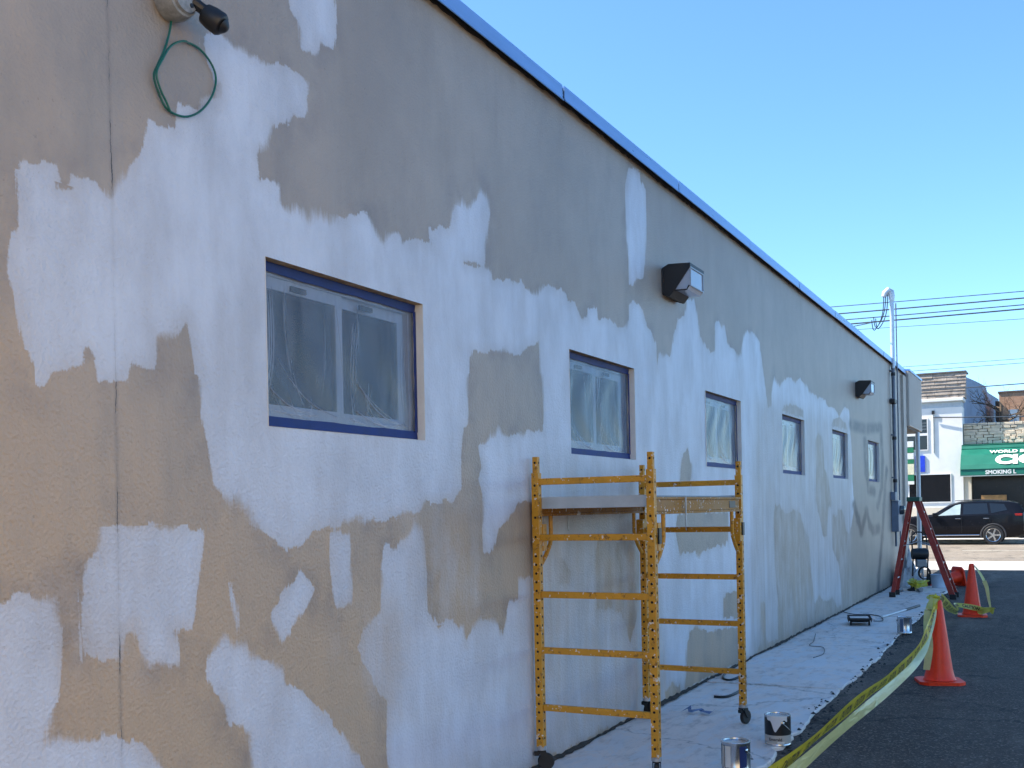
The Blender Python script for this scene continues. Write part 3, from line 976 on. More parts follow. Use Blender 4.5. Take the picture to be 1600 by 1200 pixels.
for a, c in zip(joints[:-1], joints[1:]):
    n = 26
    edge = []
    for i in range(n + 1):
        t = a + 0.010 + (c - a - 0.020) * i / n
        e = walk_edge(t) + rnd.uniform(-0.007, 0.007)
        if rnd.random() < 0.05:
            e -= rnd.uniform(0.02, 0.06)
        edge.append((e, t))
    dz = rnd.uniform(-0.004, 0.004)
    tilt = rnd.uniform(-0.004, 0.004)
    top_in = [(0.004, t, dz) for _, t in edge]
    top_out = [(e - 0.012, t, dz + tilt) for e, t in edge]
    bev = [(e - 0.004, t, dz + tilt - 0.008) for e, t in edge]
    low = [(e + 0.004, t, -0.16) for e, t in edge]
    q = MB()
    n1 = n + 1
    q.add(top_in + top_out + bev + low, [(r * n1 + i, r * n1 + i + 1, (r + 1) * n1 + i + 1, (r + 1) * n1 + i) for r in range(3) for i in range(n)]
          + [tuple([r * n1 for r in range(4)]), tuple([r * n1 + n for r in range(4)])])
    q.build('slab', SLAB, pave)
# sand and dirt in the joints, the gap along the wall
box('joint_filling', pmat('joint_dirt', (0.018, 0.016, 0.015), 0.95, var=0.3, scale=30), pave, -0.05, 1.0, -9, 23.3, -0.15, -0.012)
m = MB()
ry = np.arange(-2, 23, 0.06)
wv = [(0.018 + 0.012 * math.sin(t * 3.3) + rnd.uniform(0, 0.022)) for t in ry]
hv = [(0.008 + rnd.uniform(0, 0.022)) for t in ry]
n = len(ry)
m.add([(-0.006, t, h_) for t, h_ in zip(ry, hv)] + [(0.010, t, h_ * 0.7) for t, h_ in zip(ry, hv)] + [(w_, t, 0.006) for t, w_ in zip(ry, wv)],
      [(r * n + i, r * n + i + 1, (r + 1) * n + i + 1, (r + 1) * n + i) for r in range(2) for i in range(n - 1)])
tag(m.build('dirt_line', pmat('wall_foot_dirt', (0.045, 0.04, 0.034), 0.95, var=0.4, scale=40, bump=0.5)), 'dark line of dirt where wall meets walk', 'dirt', kind='stuff')
# crumbs of asphalt broken off along the walk's edge
m = MB()
for k in range(420):
    t = rnd.uniform(4.5, 20)
    r_ = rnd.uniform(0.006, 0.022) * (1.6 if rnd.random() < 0.1 else 1)
    cx = walk_edge(t) + rnd.gauss(0.03, 0.045)
    cz = alley_z(cx, t) - 0.002 if cx > walk_edge(t) else 0.002
    pts = [(cx + r_ * rnd.uniform(.6, 1.2) * math.cos(a_), t + r_ * rnd.uniform(.6, 1.3) * math.sin(a_), cz) for a_ in (0.2, 1.5, 2.9, 4.4, 5.4)]
    m.add(pts + [(cx, t, cz + r_ * rnd.uniform(.5, .9))], [(i, (i + 1) % 5, 5) for i in range(5)])
tag(m.build('asphalt_crumbs', pmat('crumbs', (0.03, 0.03, 0.032), 0.9, var=0.4, scale=60)), 'dark asphalt crumbs along the edge of the walk', 'rubble', kind='stuff')

# front walk, kerbs and street
m = MB()
m.box(-60, 60, 26.302, 29.86, -0.2, -0.020)
fw = tag(m.build('front_sidewalk', WALK), 'sunlit concrete sidewalk along the street', 'sidewalk', kind='structure')
m = MB().box(-60, 60, 29.862, 30.0, -0.22, -0.014, bev=0.012)
m.build('kerb', WALK, fw)
tag(MB().box(-80, 80, 30.0, 43.2, -0.235, -0.030).build('street', STREET), 'sun-bleached street crossing beyond the alley', 'street', kind='structure')
m = MB().box(-60, 60, 43.36, 47, -0.2, 0.10)
fs_ = tag(m.build('far_sidewalk', WALK), 'sidewalk in front of the shops across the street', 'sidewalk', kind='structure')
MB().box(-60, 60, 43.202, 43.358, -0.22, 0.104, bev=0.012).build('kerb', WALK, fs_)
LINE = pmat('road_paint', (0.62, 0.60, 0.52), 0.7, var=0.2, scale=5)
ST = bpy.data.objects['street']
for k in range(-6, 7):
    MB().add([(k * 9.0, 36.5, -0.026), (k * 9.0 + 3, 36.5, -0.026), (k * 9.0 + 3, 36.62, -0.026), (k * 9.0, 36.62, -0.026)], [(0, 1, 2, 3)]).build('lane_marking', LINE, ST)

# unseen block added across the alley to bounce warm sunlight onto the wall
bounce_root = tag(empty('bounce_block', (5.4, 0, 0)), 'cream bounce block added out of view across from the near end of the long wall', 'building')
CRM = pmat('cream_render', (0.82, 0.63, 0.40), 0.8, var=0.06, scale=1.2, bump=0.2, bscale=60)
box('wall', CRM, bounce_root, 0, 7, -16, 1.8, -0.2, 5.0)
box('parapet_cap', WALK, bounce_root, -0.05, 7.05, -16.05, 1.85, 5.001, 5.09)

# ------------------------------------------------------------------ fixtures on the wall
HOUSING = pmat('bronze_housing', (0.014, 0.013, 0.014), 0.5, var=0.3)
LENS = pmat('lamp_lens', (0.42, 0.47, 0.55), 0.12, var=0.06, spec=0.8)


def wall_light(y0, w, z0, label):
    """wall pack: dark wedge housing, hood lip, prismatic lens box below"""
    t = tag(empty('wall_light', (0, y0, z0)), label, 'light', 'wall lights on the painted wall')
    prof = [(0.002, 0.02), (0.002, 0.235), (0.055, 0.262), (0.235, 0.252), (0.235, 0.225), (0.108, 0.055), (0.060, 0.000)]
    MB().prism(prof, 1, 0.0, w).build('housing', HOUSING, t)
    box('back_plate', HOUSING, t, -0.002, 0.014, -0.012, w + 0.012, 0.03, 0.225, bev=0.003)
    lp = [(0.100, 0.052), (0.228, 0.221), (0.228, 0.078), (0.205, 0.045)]
    ln = MB().prism(lp, 1, 0.012, w - 0.012).build('lens', LENS, t)
    fr = MB()
    fr.box(0.2285, 0.236, 0.010, w - 0.010, 0.070, 0.080).box(0.2285, 0.236, 0.010, w - 0.010, 0.214, 0.2245)
    fr.box(0.2285, 0.236, 0.010, 0.022, 0.0805, 0.2135).box(0.2285, 0.236, w - 0.022, w - 0.010, 0.0805, 0.2135)
    fr.build('lens_frame', pmat('lens_rim', (0.35, 0.38, 0.42), 0.4), ln)
    MB().tube([(0.225, 0.0, 0.075), (0.205, 0.0, 0.042), (0.10, 0.0, 0.045)], 0.006, 6).build('bezel', HOUSING, t)
    return t


wall_light(8.20, 0.37, 3.232, 'dark wedge wall light high up between the second and third windows')
wall_light(17.24, 0.37, 3.190, 'small dark wall light high up near the service mast')

# service mast: conduit up the wall, weatherhead, drip loops
GALV = pmat('galvanised_pipe', (0.50, 0.56, 0.63), 0.35, metal=0.4, var=0.12, scale=9)
GREYPIPE = pmat('grey_conduit', (0.14, 0.17, 0.22), 0.5, metal=0.2, var=0.2, scale=9)
ms = tag(empty('service_mast', (0.055, 21.10, 0)), 'grey electrical service mast with weatherhead rising above the roof edge', 'mast')
MB().tube([(0, 0, 1.70), (0, 0, 4.10)], 0.032, 12).build('conduit', GREYPIPE, ms)
MB().tube([(0.0, 0, 4.06), (0.0, 0, 5.34)], 0.040, 12).build('riser', GALV, ms)
MB().tube([(0.05, 0.18, 0.0), (0.05, 0.18, 4.08), (0.05, 0.16, 5.30)], 0.012, 6).build('ground_wire', GREYPIPE, ms)
wh = MB()
wh.tube([(0, 0, 5.32), (0, 0, 5.42), (-0.015, 0, 5.49), (-0.06, -0.03, 5.52), (-0.11, -0.06, 5.47), (-0.13, -0.07, 5.40)], [0.048, 0.058, 0.066, 0.066, 0.058, 0.044], 12)
wh.build('weatherhead', pmat('cast_aluminium', (0.62, 0.66, 0.70), 0.35, metal=0.3, var=0.1), ms)
WIRE = pmat('black_insulation', (0.010, 0.013, 0.018), 0.5, var=0.2)
for dx, dz in ((0.0, 0.0), (0.035, 0.05), (0.07, 0.02)):
    q = []
    for i in range(15):
        t_ = i / 14
        q.append((-0.13 + dx - 0.20 * t_ + 0.03 * math.sin(t_ * 6), -0.07 - 0.1 * t_, 5.41 - 0.64 * math.sin(t_ * math.pi * 0.62) + dz + (0.16 * max(0, t_ - 0.75) * 4)))
    MB().tube(q, 0.0085, 6).build('drip_loop', WIRE, ms)
for z_ in (1.95, 2.75, 3.42, 3.95):
    MB().lathe([(0.040, -0.03), (0.040, 0.03)], (0, 0, z_), 12).build('coupling', HOUSING, ms)
    box('strap', GREYPIPE, ms, -0.055, -0.012, -0.075, 0.075, z_ + 0.05, z_ + 0.075)
MB().box(-0.055, 0.045, -0.19, 0.10, 3.40, 3.47, bev=0.006).build('bracket', HOUSING, ms)

mt = tag(empty('electric_meter', (0.0, 20.80, 0)), 'blue-grey electric meter box at the foot of the service mast', 'meter')
METAL = pmat('meter_enamel', (0.16, 0.20, 0.27), 0.45, metal=0.1, var=0.15)
MB().box(0.003, 0.13, 0.10, 0.52, 1.00, 1.58, bev=0.01).build('cabinet', METAL, mt)
MB().lathe([(0.085, 0.0), (0.085, 0.05), (0.075, 0.085), (0.02, 0.10)], (0.13, 0.31, 1.40), 20, axis='x').build('dial_glass', pmat('meter_glass', (0.05, 0.06, 0.07), 0.1, spec=0.8), mt)
MB().box(0.003, 0.09, 0.02, 0.30, 1.585, 1.74, bev=0.008).build('junction', METAL, mt)
MB().tube([(0.05, 0.30, 1.0), (0.05, 0.30, 0.72)], 0.02, 8).build('stub_pipe', GREYPIPE, mt)

# junction box with a motion sensor and a coil of green wire, top of the wall near the camera
jb = tag(empty('junction_box', (0, 2.905, 3.375)), 'weathered round grey junction box with black sensor head near the roof', 'junction box')
MB().lathe([(0.060, 0.0), (0.062, 0.035), (0.055, 0.060), (0.048, 0.062), (0.045, 0.072), (0.012, 0.074)], (0, -0.03, 0.02), 24, axis='x').build(
    'box_body', pmat('aged_aluminium', (0.30, 0.30, 0.29), 0.6, metal=0.3, var=0.3, scale=40), jb)
MB().lathe([(0.007, 0), (0.007, 0.004)], (0.072, -0.01, 0.0), 8, axis='x').build('screw', DARK, jb)
MB().tube([(0.065, 0.005, 0.02), (0.085, 0.03, 0.0), (0.095, 0.045, -0.015)], 0.017, 10).build('swivel', DARK, jb)
sh = MB()
hd = Matrix.Translation((0.10, 0.050, -0.022)) @ Matrix.Rotation(R(130), 4, 'Y') @ Matrix.Rotation(R(-22), 4, 'X')
sh.lathe([(0.018, -0.035), (0.030, -0.028), (0.035, -0.005), (0.036, 0.026), (0.031, 0.034), (0.026, 0.036)], (0, 0, 0), 20, M=hd)
sh.build('sensor_head', DARK, jb)
MB().lathe([(0.010, 0.034), (0.024, 0.040), (0.012, 0.052), (0.003, 0.054)], (0, 0, 0), 16, M=hd).build('sensor_lens', DARK, jb)

GREEN = pmat('green_insulation', (0.005, 0.115, 0.085), 0.4, var=0.2)
loop = [(2.878, 3.391), (2.863, 3.3), (2.83, 3.207), (2.801, 3.147), (2.785, 3.1), (2.811, 3.046), (2.849, 3.004), (2.927, 3.003), (3.003, 3.046), (3.065, 3.119), (3.094, 3.192), (3.079, 3.245), (3.019, 3.283), (2.938, 3.28), (2.862, 3.237), (2.811, 3.166), (2.782, 3.106), (2.802, 3.056), (2.831, 3.025), (2.855, 2.992)]
q = []
for i in range(len(loop) - 1):
    p0, p1, p2, p3 = (Vector((0, *loop[min(max(k, 0), len(loop) - 1)])) for k in (i - 1, i, i + 1, i + 2))
    for k in range(5):
        t_ = k / 5
        v = 0.5 * ((2 * p1) + (p2 - p0) * t_ + (2 * p0 - 5 * p1 + 4 * p2 - p3) * t_ ** 2 + (-p0 + 3 * p1 - 3 * p2 + p3) * t_ ** 3)
        q.append((0.010 + 0.010 * (i > 12) + 0.004 * math.sin(i * 0.9 + t_), v.y, v.z))
jb.scale = (1.2, 1.2, 1.2)
cl = MB().tube(q, 0.0042, 6).build('wire_coil', GREEN)
tag(cl, 'loop of thin green wire hanging from the junction box', 'wire')

# ------------------------------------------------------------------ rolling scaffold
def chipped(name, col, splat=(0.72, 0.70, 0.66), spec=0.5):
    m, nt, b = nodes_of(name)
    g = NG(nt)
    co = g.coord()
    n1 = g.noise(co, 5, 5, 0.6)
    c = g.mix(g.rng(n1, 0.35, 0.65), tuple(k * 0.80 for k in col), col)
    c = g.mix(g.rng(g.noise(co, 30, 5, 0.7), 0.56, 0.66, 0, 0.8), c, (0.14, 0.06, 0.015))
    c = g.mix(g.rng(g.noise(g.coord((1, 1, 1), (5, 2, 1)), 13, 4, 0.65), 0.64, 0.67, 0, 0.9), c, splat)
    c = g.mix(g.rng(g.noise(g.coord((1, 1, 1), (1, 9, 4)), 55, 2, 0.4), 0.67, 0.69, 0, 0.9), c, splat)
    nt.links.new(c, b.inputs['Base Color'])
    nt.links.new(g.rng(n1, 0.3, 0.7, 0.35, 0.6), b.inputs['Roughness'])
    b.inputs['Specular IOR Level'].default_value = spec
    nt.links.new(g.bump(g.noise(co, 60, 4, 0.6), 0.12, 0.004), b.inputs['Normal'])
    return m


YEL = chipped('scaffold_paint', (0.66, 0.31, 0.018))
BLK = pmat('black_rubber', (0.012, 0.012, 0.013), 0.6, var=0.3)
HOLE = pmat('hole_dark', (0.012, 0.009, 0.007), 0.9)
BEAM = chipped('beam_paint', (0.40, 0.17, 0.012), spec=0.15)
PLY = pmat('deck_plate', (0.20, 0.22, 0.24), 0.5, metal=0.2, var=0.25, scale=7)
STEEL = pmat('zinc_steel', (0.45, 0.46, 0.48), 0.4, metal=0.7, var=0.2, scale=20)

SC_W, SC_L, SC_T = 0.724, 1.741, 1.861
sc = tag(empty('scaffold', (0.0465, 5.7208, 0.0), -0.0147), 'yellow steel rolling scaffold with platform standing against the wall', 'scaffold')
PW = 0.046
RUNG_Z = [1.712, 1.381, 1.043, 0.712, 0.373]


def post(px_, py_):
    h = PW / 2
    p = MB()
    p.box(px_ - h, px_ + h, py_ - h, py_ + h, 0.135, 1.765, bev=0.004)
    o = p.build('post', YEL, sc)
    MB().box(px_ - h * 0.74, px_ + h * 0.74, py_ - h * 0.74, py_ + h * 0.74, 1.764, SC_T, bev=0.004).build('top_pin', YEL, o)
    zz = [0.19 + 0.0515 * i for i in range(22)] + [1.385, 1.50, 1.632, 1.69]
    hm = MB()
    for z_ in zz:
        for (dx, dy) in ((0, -1), (1, 0), (0, 1), (-1, 0)):
            ring = []
            for i in range(10):
                a_ = 2 * math.pi * i / 10
                u_, v_ = 0.0078 * math.cos(a_), 0.0078 * math.sin(a_)
                ring.append((px_ + dx * (h + 0.0007) + (u_ if dx == 0 else 0), py_ + dy * (h + 0.0007) + (u_ if dx else 0), z_ + v_))
            hm.add(ring, [tuple(range(10))])
    for z_ in (1.825,):
        for (dx, dy) in ((0, -1), (1, 0)):
            ring = [(px_ + dx * (h * .74 + 0.0007) + (0.0075 * math.cos(i * .628) if dx == 0 else 0), py_ + dy * (h * .74 + 0.0007) + (0.0075 * math.cos(i * .628) if dx else 0), z_ + 0.0075 * math.sin(i * .628)) for i in range(10)]
            hm.add(ring, [tuple(range(10))])
    hr = hm.build('hole_row', HOLE, o)
    hr['kind'] = 'stuff'
    return o


for (a, c) in ((0, 0), (SC_W, 0), (0, SC_L), (SC_W, SC_L)):
    post(a, c)
for c in (0, SC_L):
    for z_ in RUNG_Z:
        MB().box(PW / 2, SC_W - PW / 2, c - 0.013, c + 0.013, z_ - 0.019, z_ + 0.019, bev=0.004).build('rung', YEL, sc)
# side beams, hooked on the posts, with bent gusset tubes under each end
for xk, sgn in ((0.0, 1), (SC_W, -1)):
    bx_ = xk + (0.0 if sgn > 0 else 0.0)
    b = MB()
    y0_, y1_ = PW / 2 + 0.002, SC_L - PW / 2 - 0.002
    b.box(bx_ - 0.012, bx_ + 0.012, y0_, y1_, 1.522, 1.592, bev=0.003)
    b.box(bx_ - 0.020, bx_ + 0.020, y0_, y1_, 1.5925, 1.606)
    b.box(bx_ - 0.020, bx_ + 0.020, y0_, y1_, 1.507, 1.5215)
    bo = b.build('side_beam', BEAM, sc)
    for (e, s_) in ((y0_, 1), (y1_, -1)):
        MB().tube([(bx_, e + s_ * 0.16, 1.508), (bx_, e + s_ * 0.16, 1.375), (bx_, e + s_ * 0.145, 1.335), (bx_, e + s_ * 0.09, 1.275), (bx_, e + s_ * 0.012, 1.215)], 0.0135, 8).build('gusset', YEL, bo)
        box('end_bracket', YEL, bo, bx_ - 0.026, bx_ + 0.026, min(e, e + s_ * 0.05), max(e, e + s_ * 0.05), 1.30, 1.46)
        box('latch', DARK, bo, bx_ + sgn * -0.036, bx_ + sgn * -0.0265, e + s_ * 0.005 - 0.012, e + s_ * 0.005 + 0.030, 1.34, 1.43)
    xs2 = bx_ - sgn * 0.0125
    box('warning_plate', DARK, bo, min(xs2, xs2 - sgn * 0.002), max(xs2, xs2 - sgn * 0.002), 1.46, 1.60, 1.535, 1.580)
    MB().tube([(bx_ - sgn * 0.03, 0.50, 1.61), (bx_ - sgn * 0.03, 0.50, 1.44)], 0.0045, 6).build('lock_pin', STEEL, bo)
    MB().tube([(bx_ - sgn * 0.03, 0.50, 1.445), (bx_ - sgn * 0.03, 0.495, 1.42), (bx_ - sgn * 0.028, 0.51, 1.405)], 0.003, 6).build('pin_chain', STEEL, bo)
pf = MB().box(0.026, SC_W - 0.026, 0.030, SC_L - 0.030, 1.594, 1.616, bev=0.003).build('platform', PLY, sc)
for e in (0.030, SC_L - 0.030):
    box('deck_edge', pmat('deck_aluminium', (0.44, 0.49, 0.52), 0.5, metal=0.1, var=0.15, scale=5), pf, 0.024, SC_W - 0.024, e - 0.012, e + 0.012, 1.552, 1.620)
for i in range(3):
    t_ = 0.42 + 0.45 * i
    box('deck_batten', PLY, pf, 0.03, SC_W - 0.03, t_, t_ + 0.04, 1.555, 1.5935)
# castors
for i, (a, c) in enumerate(((0, 0), (SC_W, 0), (0, SC_L), (SC_W, SC_L))):
    ca = empty('caster', (a, c, 0), [0.5, 1.9, -0.4, 1.2][i], sc)
    MB().lathe([(0.018, 0.118), (0.030, 0.120), (0.030, 0.140), (0.020, 0.146)], (0, 0, 0), 14).build('swivel_plate', STEEL, ca)
    fk = MB()
    for s_ in (-1, 1):
        fk.prism([(-0.024, 0.118), (0.024, 0.118), (0.040, 0.055), (0.022, 0.046), (0.0, 0.075)], 1, s_ * 0.022 - 0.002, s_ * 0.022 + 0.002)
    fk.box(-0.024, 0.024, -0.024, 0.024, 0.112, 0.1175)
    fk.build('fork', BLK, ca)
    MB().lathe([(0.020, -0.015), (0.044, -0.015), (0.050, -0.010), (0.050, 0.010), (0.044, 0.015), (0.020, 0.015)], (0.026, 0, 0.051), 20, axis='y').build('wheel', BLK, ca)
    MB().box(-0.045, -0.012, -0.012, 0.012, 0.085, 0.110, bev=0.003).build('brake_pedal', BLK, ca)

# ------------------------------------------------------------------ paint cans and tools on the walk
TIN = pmat('tinplate', (0.55, 0.57, 0.60), 0.22, metal=0.9, var=0.12, scale=12)
LBL_BLACK = pmat('label_black', (0.010, 0.011, 0.014), 0.35, var=0.2)
LBL_GREY = pmat('label_grey', (0.46, 0.45, 0.42), 0.45, var=0.1)
WPAINT = pmat('wet_white_paint', (0.72, 0.73, 0.75), 0.18, var=0.05)
INK = pmat('dark_ink', (0.03, 0.03, 0.035), 0.5)


def can_sector(name, mat, parent, r, h_top, h_bot, a0, a1, n=28):
    """curved sheet round the can between angles; heights may be functions of the fraction"""
    v, f = [], []
    for i in range(n + 1):
        t_ = i / n
        a_ = a0 + (a1 - a0) * t_
        ht = h_top(t_) if callable(h_top) else h_top
        hb = h_bot(t_) if callable(h_bot) else h_bot
        v += [(r * math.cos(a_), r * math.sin(a_), hb), (r * math.cos(a_), r * math.sin(a_), ht)]
    f = [(2 * i, 2 * i + 2, 2 * i + 3, 2 * i + 1) for i in range(n)]
    return MB().add(v, f, True).build(name, mat, parent)


def paint_can(loc, rz, label, style):
    c = tag(empty('paint_can', loc, rz), label, 'paint can', 'paint cans on the walk')
    r, h = 0.084, 0.192
    MB().lathe([(r - 0.004, 0.0), (r, 0.003), (r, 0.008), (r - 0.002, 0.011), (r - 0.002, h - 0.012), (r, h - 0.008), (r + 0.0015, h - 0.003),
                (r, h), (r - 0.010, h), (r - 0.012, h - 0.008)], (0, 0, 0), 36).build('can_body', TIN, c)
    MB().lathe([(0.072, h - 0.0085), (0.070, h - 0.006), (0.066, h - 0.010), (0.02, h - 0.010), (0.002, h - 0.0098)], (0, 0, 0), 32).build('lid', WPAINT if style == 'open' else TIN, c)
    for s_ in (0, math.pi):
        MB().lathe([(0.012, 0.0), (0.012, 0.006), (0.004, 0.009)], (0, 0, 0), 10, M=Matrix.Rotation(s_, 4, 'Z') @ Matrix.Translation((r - 0.002, 0, h - 0.045)) @ Matrix.Rotation(R(90), 4, 'Y')).build('ear', TIN, c)
    q_ = []
    for i in range(17):
        a_ = math.pi * i / 16
        q_.append(((r + 0.008) * math.cos(a_), (r + 0.014) * math.sin(a_) * 0.88 + 0.0, h - 0.045 - 0.075 * math.sin(a_)))
    MB().tube(q_, 0.0018, 6).build('bail', STEEL, c)
    return c, r, h


# sidewalk can with its printed label facing the camera
c1, r, h = paint_can((1.165, 6.92, 0.002), R(-55), 'paint can with black and grey label and white drips beside the scaffold', 'open')
can_sector('label_band', LBL_BLACK, c1, r - 0.0008, h - 0.016, 0.068, R(-170), R(80))
can_sector('label_foot', LBL_GREY, c1, r - 0.0008, 0.0675, 0.013, R(-170), R(80))
can_sector('paint_drip', WPAINT, c1, r + 0.0016, h + 0.0005, lambda t_: h - 0.020 - 0.012 * t_ - 0.075 * math.exp(-((t_ - 0.45) / 0.20) ** 2) - 0.006 * math.sin(t_ * 21), R(-72), R(22))
te = text_mesh('Emerald', 0.026, 0.0005)
for v in te.vertices:
    a_ = R(-62) + v.co.x / r
    v.co = Vector(((r + 0.0006) * math.cos(a_), (r + 0.0006) * math.sin(a_), 0.034 + v.co.y))
te.materials.append(INK)
o = bpy.data.objects.new('lettering', te)
COL.objects.link(o)
o.parent = c1
can_sector('barcode_patch', pmat('label_white', (0.7, 0.7, 0.68), 0.5), c1, r + 0.0002, 0.030, 0.016, R(-24), R(8))

c2, r, h = paint_can((1.128, 6.06, 0.002), R(-30), 'plain tin paint can with closed lid nearest the camera', 'closed')
for a0, a1, mt_ in ((-118, -96, LBL_GREY), (-92, -66, pmat('label_white', (0.7, 0.7, 0.68), 0.5)), (-30, 2, pmat('label_blue', (0.012, 0.03, 0.14), 0.4)), (-150, -128, pmat('label_green', (0.05, 0.09, 0.06), 0.4))):
    can_sector('label_reflection_patch', mt_, c2, r - 0.0008, h - 0.02, 0.05, R(a0), R(a1), 8)
c3, r, h = paint_can((1.145, 13.35, 0.002), R(20), 'dented blue-grey paint can far along the walk beside the tray', 'closed')
for a0, a1 in ((-140, -112), (-60, -28)):  # dark bands painted on the bare tin as its reflections
    can_sector('label_reflection_patch', pmat('tin_reflection_dark', (0.10, 0.14, 0.22), 0.4), c3, r - 0.0008, h - 0.02, 0.02, R(a0), R(a1), 8)

# roller tray
tr = tag(empty('paint_tray', (0.50, 14.15, 0.0), R(-78)), 'black roller tray holding white paint on the walk', 'paint tray')
m = MB()
nL, nW = 12, 8
LT, WT = 0.40, 0.27


def tray_z(u_, v_):
    deep = 0.030 + 0.055 * u_
    edge = min(v_, 1 - v_, u_ * 1.2 + 0.02, (1 - u_)) * 9
    return 0.095 - min(1, max(0, edge)) * (0.055 * (1 - u_) + 0.02 + 0.012)


g_ = [(LT * (i / nL - 0.5), WT * (j / nW - 0.5), tray_z(i / nL, j / nW)) for i in range(nL + 1) for j in range(nW + 1)]
g2 = [(p[0], p[1], p[2] - 0.006) for p in g_]
nn = (nL + 1) * (nW + 1)
fc = [(i * (nW + 1) + j, (i + 1) * (nW + 1) + j, (i + 1) * (nW + 1) + j + 1, i * (nW + 1) + j + 1) for i in range(nL) for j in range(nW)]
m.add(g_, fc, True)
m.add(g2, [q_[::-1] for q_ in fc], True)
m.box(-LT / 2, LT / 2, -WT / 2 - 0.006, -WT / 2, 0.045, 0.098).box(-LT / 2, LT / 2, WT / 2, WT / 2 + 0.006, 0.045, 0.098)
m.box(-LT / 2 - 0.006, -LT / 2, -WT / 2, WT / 2, 0.02, 0.098).box(LT / 2, LT / 2 + 0.006, -WT / 2, WT / 2, 0.075, 0.098)
m.build('tray_shell', BLK, tr)
for s_ in (-1, 1):
    MB().box(0.12, 0.15, s_ * 0.11 - 0.012, s_ * 0.11 + 0.012, 0.0, 0.09).build('leg', BLK, tr)
MB().box(-0.18, 0.15, -0.115, 0.115, 0.080, 0.088, bev=0.003).build('white_paint', WPAINT, tr)

# extension pole and roller
ep = tag(empty('extension_pole', (0, 0, 0)), 'white extension pole with dark grip lying past the tray', 'pole')
A, B = Vector((0.66, 14.95, 0.018)), Vector((0.93, 16.75, 0.018))
MB().tube([A, A.lerp(B, 0.62)], 0.014, 10).build('shaft', pmat('pole_white', (0.62, 0.64, 0.66), 0.4), ep)
MB().tube([A.lerp(B, 0.62), B], 0.018, 10).build('grip', DARK, ep)
MB().tube([A, A + Vector((-0.03, -0.12, 0.0)), A + Vector((-0.10, -0.16, 0.01)), A + Vector((-0.12, -0.24, 0.02))], 0.005, 6).build('roller_wire', STEEL, ep)
MB().lathe([(0.012, -0.115), (0.024, -0.112), (0.024, 0.112), (0.012, 0.115)], (A.x - 0.16, A.y - 0.26, 0.026), 14, axis='x').build('roller_sleeve', WPAINT, ep)


def cord(name, pts, r_, mat, label, cat):
    """smooth cable through the given points"""
    q_ = []
    P = [Vector(p) for p in pts]
    for i in range(len(P) - 1):
        p0, p1, p2, p3 = P[max(i - 1, 0)], P[i], P[i + 1], P[min(i + 2, len(P) - 1)]
        for k_ in range(8):
            t_ = k_ / 8
            q_.append(0.5 * ((2 * p1) + (p2 - p0) * t_ + (2 * p0 - 5 * p1 + 4 * p2 - p3) * t_ ** 2 + (-p0 + 3 * p1 - 3 * p2 + p3) * t_ ** 3))
    q_.append(P[-1])
    o = MB().tube(q_, r_, 6).build(name, mat)
    return tag(o, label, cat)


cord('long_cable', [(0.05, 15.6, .008), (0.25, 15.3, .008), (0.42, 15.35, .008), (0.60, 15.15, .008), (0.72, 14.6, .008), (0.62, 14.5, .008)], 0.006, DARK,
     'thin dark cord curling on the walk behind the tray', 'cord')
cord('power_cable', [(0.03, 9.75, .01), (0.10, 9.35, .01), (0.20, 9.25, .01), (0.26, 9.50, .02), (0.34, 9.15, .012), (0.42, 8.80, .012), (0.40, 8.45, .01), (0.30, 8.4, .01)], 0.011, DARK,
     'black cable bunched behind the far leg of the scaffold', 'cable')
cord('air_hose', [(0.20, 12.9, .008), (0.32, 12.2, .008), (0.36, 11.8, .008), (0.52, 11.7, .008), (0.62, 11.2, .006), (0.58, 10.9, .006)], 0.004, DARK,
     'thin dark hose lying across the walk beyond the scaffold', 'hose')
# crumpled strip of blue tape
m = MB()
rr = random.Random(3)
pp = [(0.26 + 0.03 * i + rr.uniform(-.02, .02), 7.72 + 0.05 * math.sin(i * 1.7), 0.006 + 0.02 * abs(math.sin(i * 1.3))) for i in range(9)]
m.add([v for p in pp for v in ((p[0], p[1] - 0.02, p[2]), (p[0] + 0.012, p[1] + 0.022, p[2] + rr.uniform(0, .02)))], [(2 * i, 2 * i + 2, 2 * i + 3, 2 * i + 1) for i in range(8)])
tag(m.build('tape_scrap', pmat('tape_scrap_blue', (0.10, 0.17, 0.34), 0.5)), 'crumpled scrap of blue tape on the walk under the scaffold', 'tape')

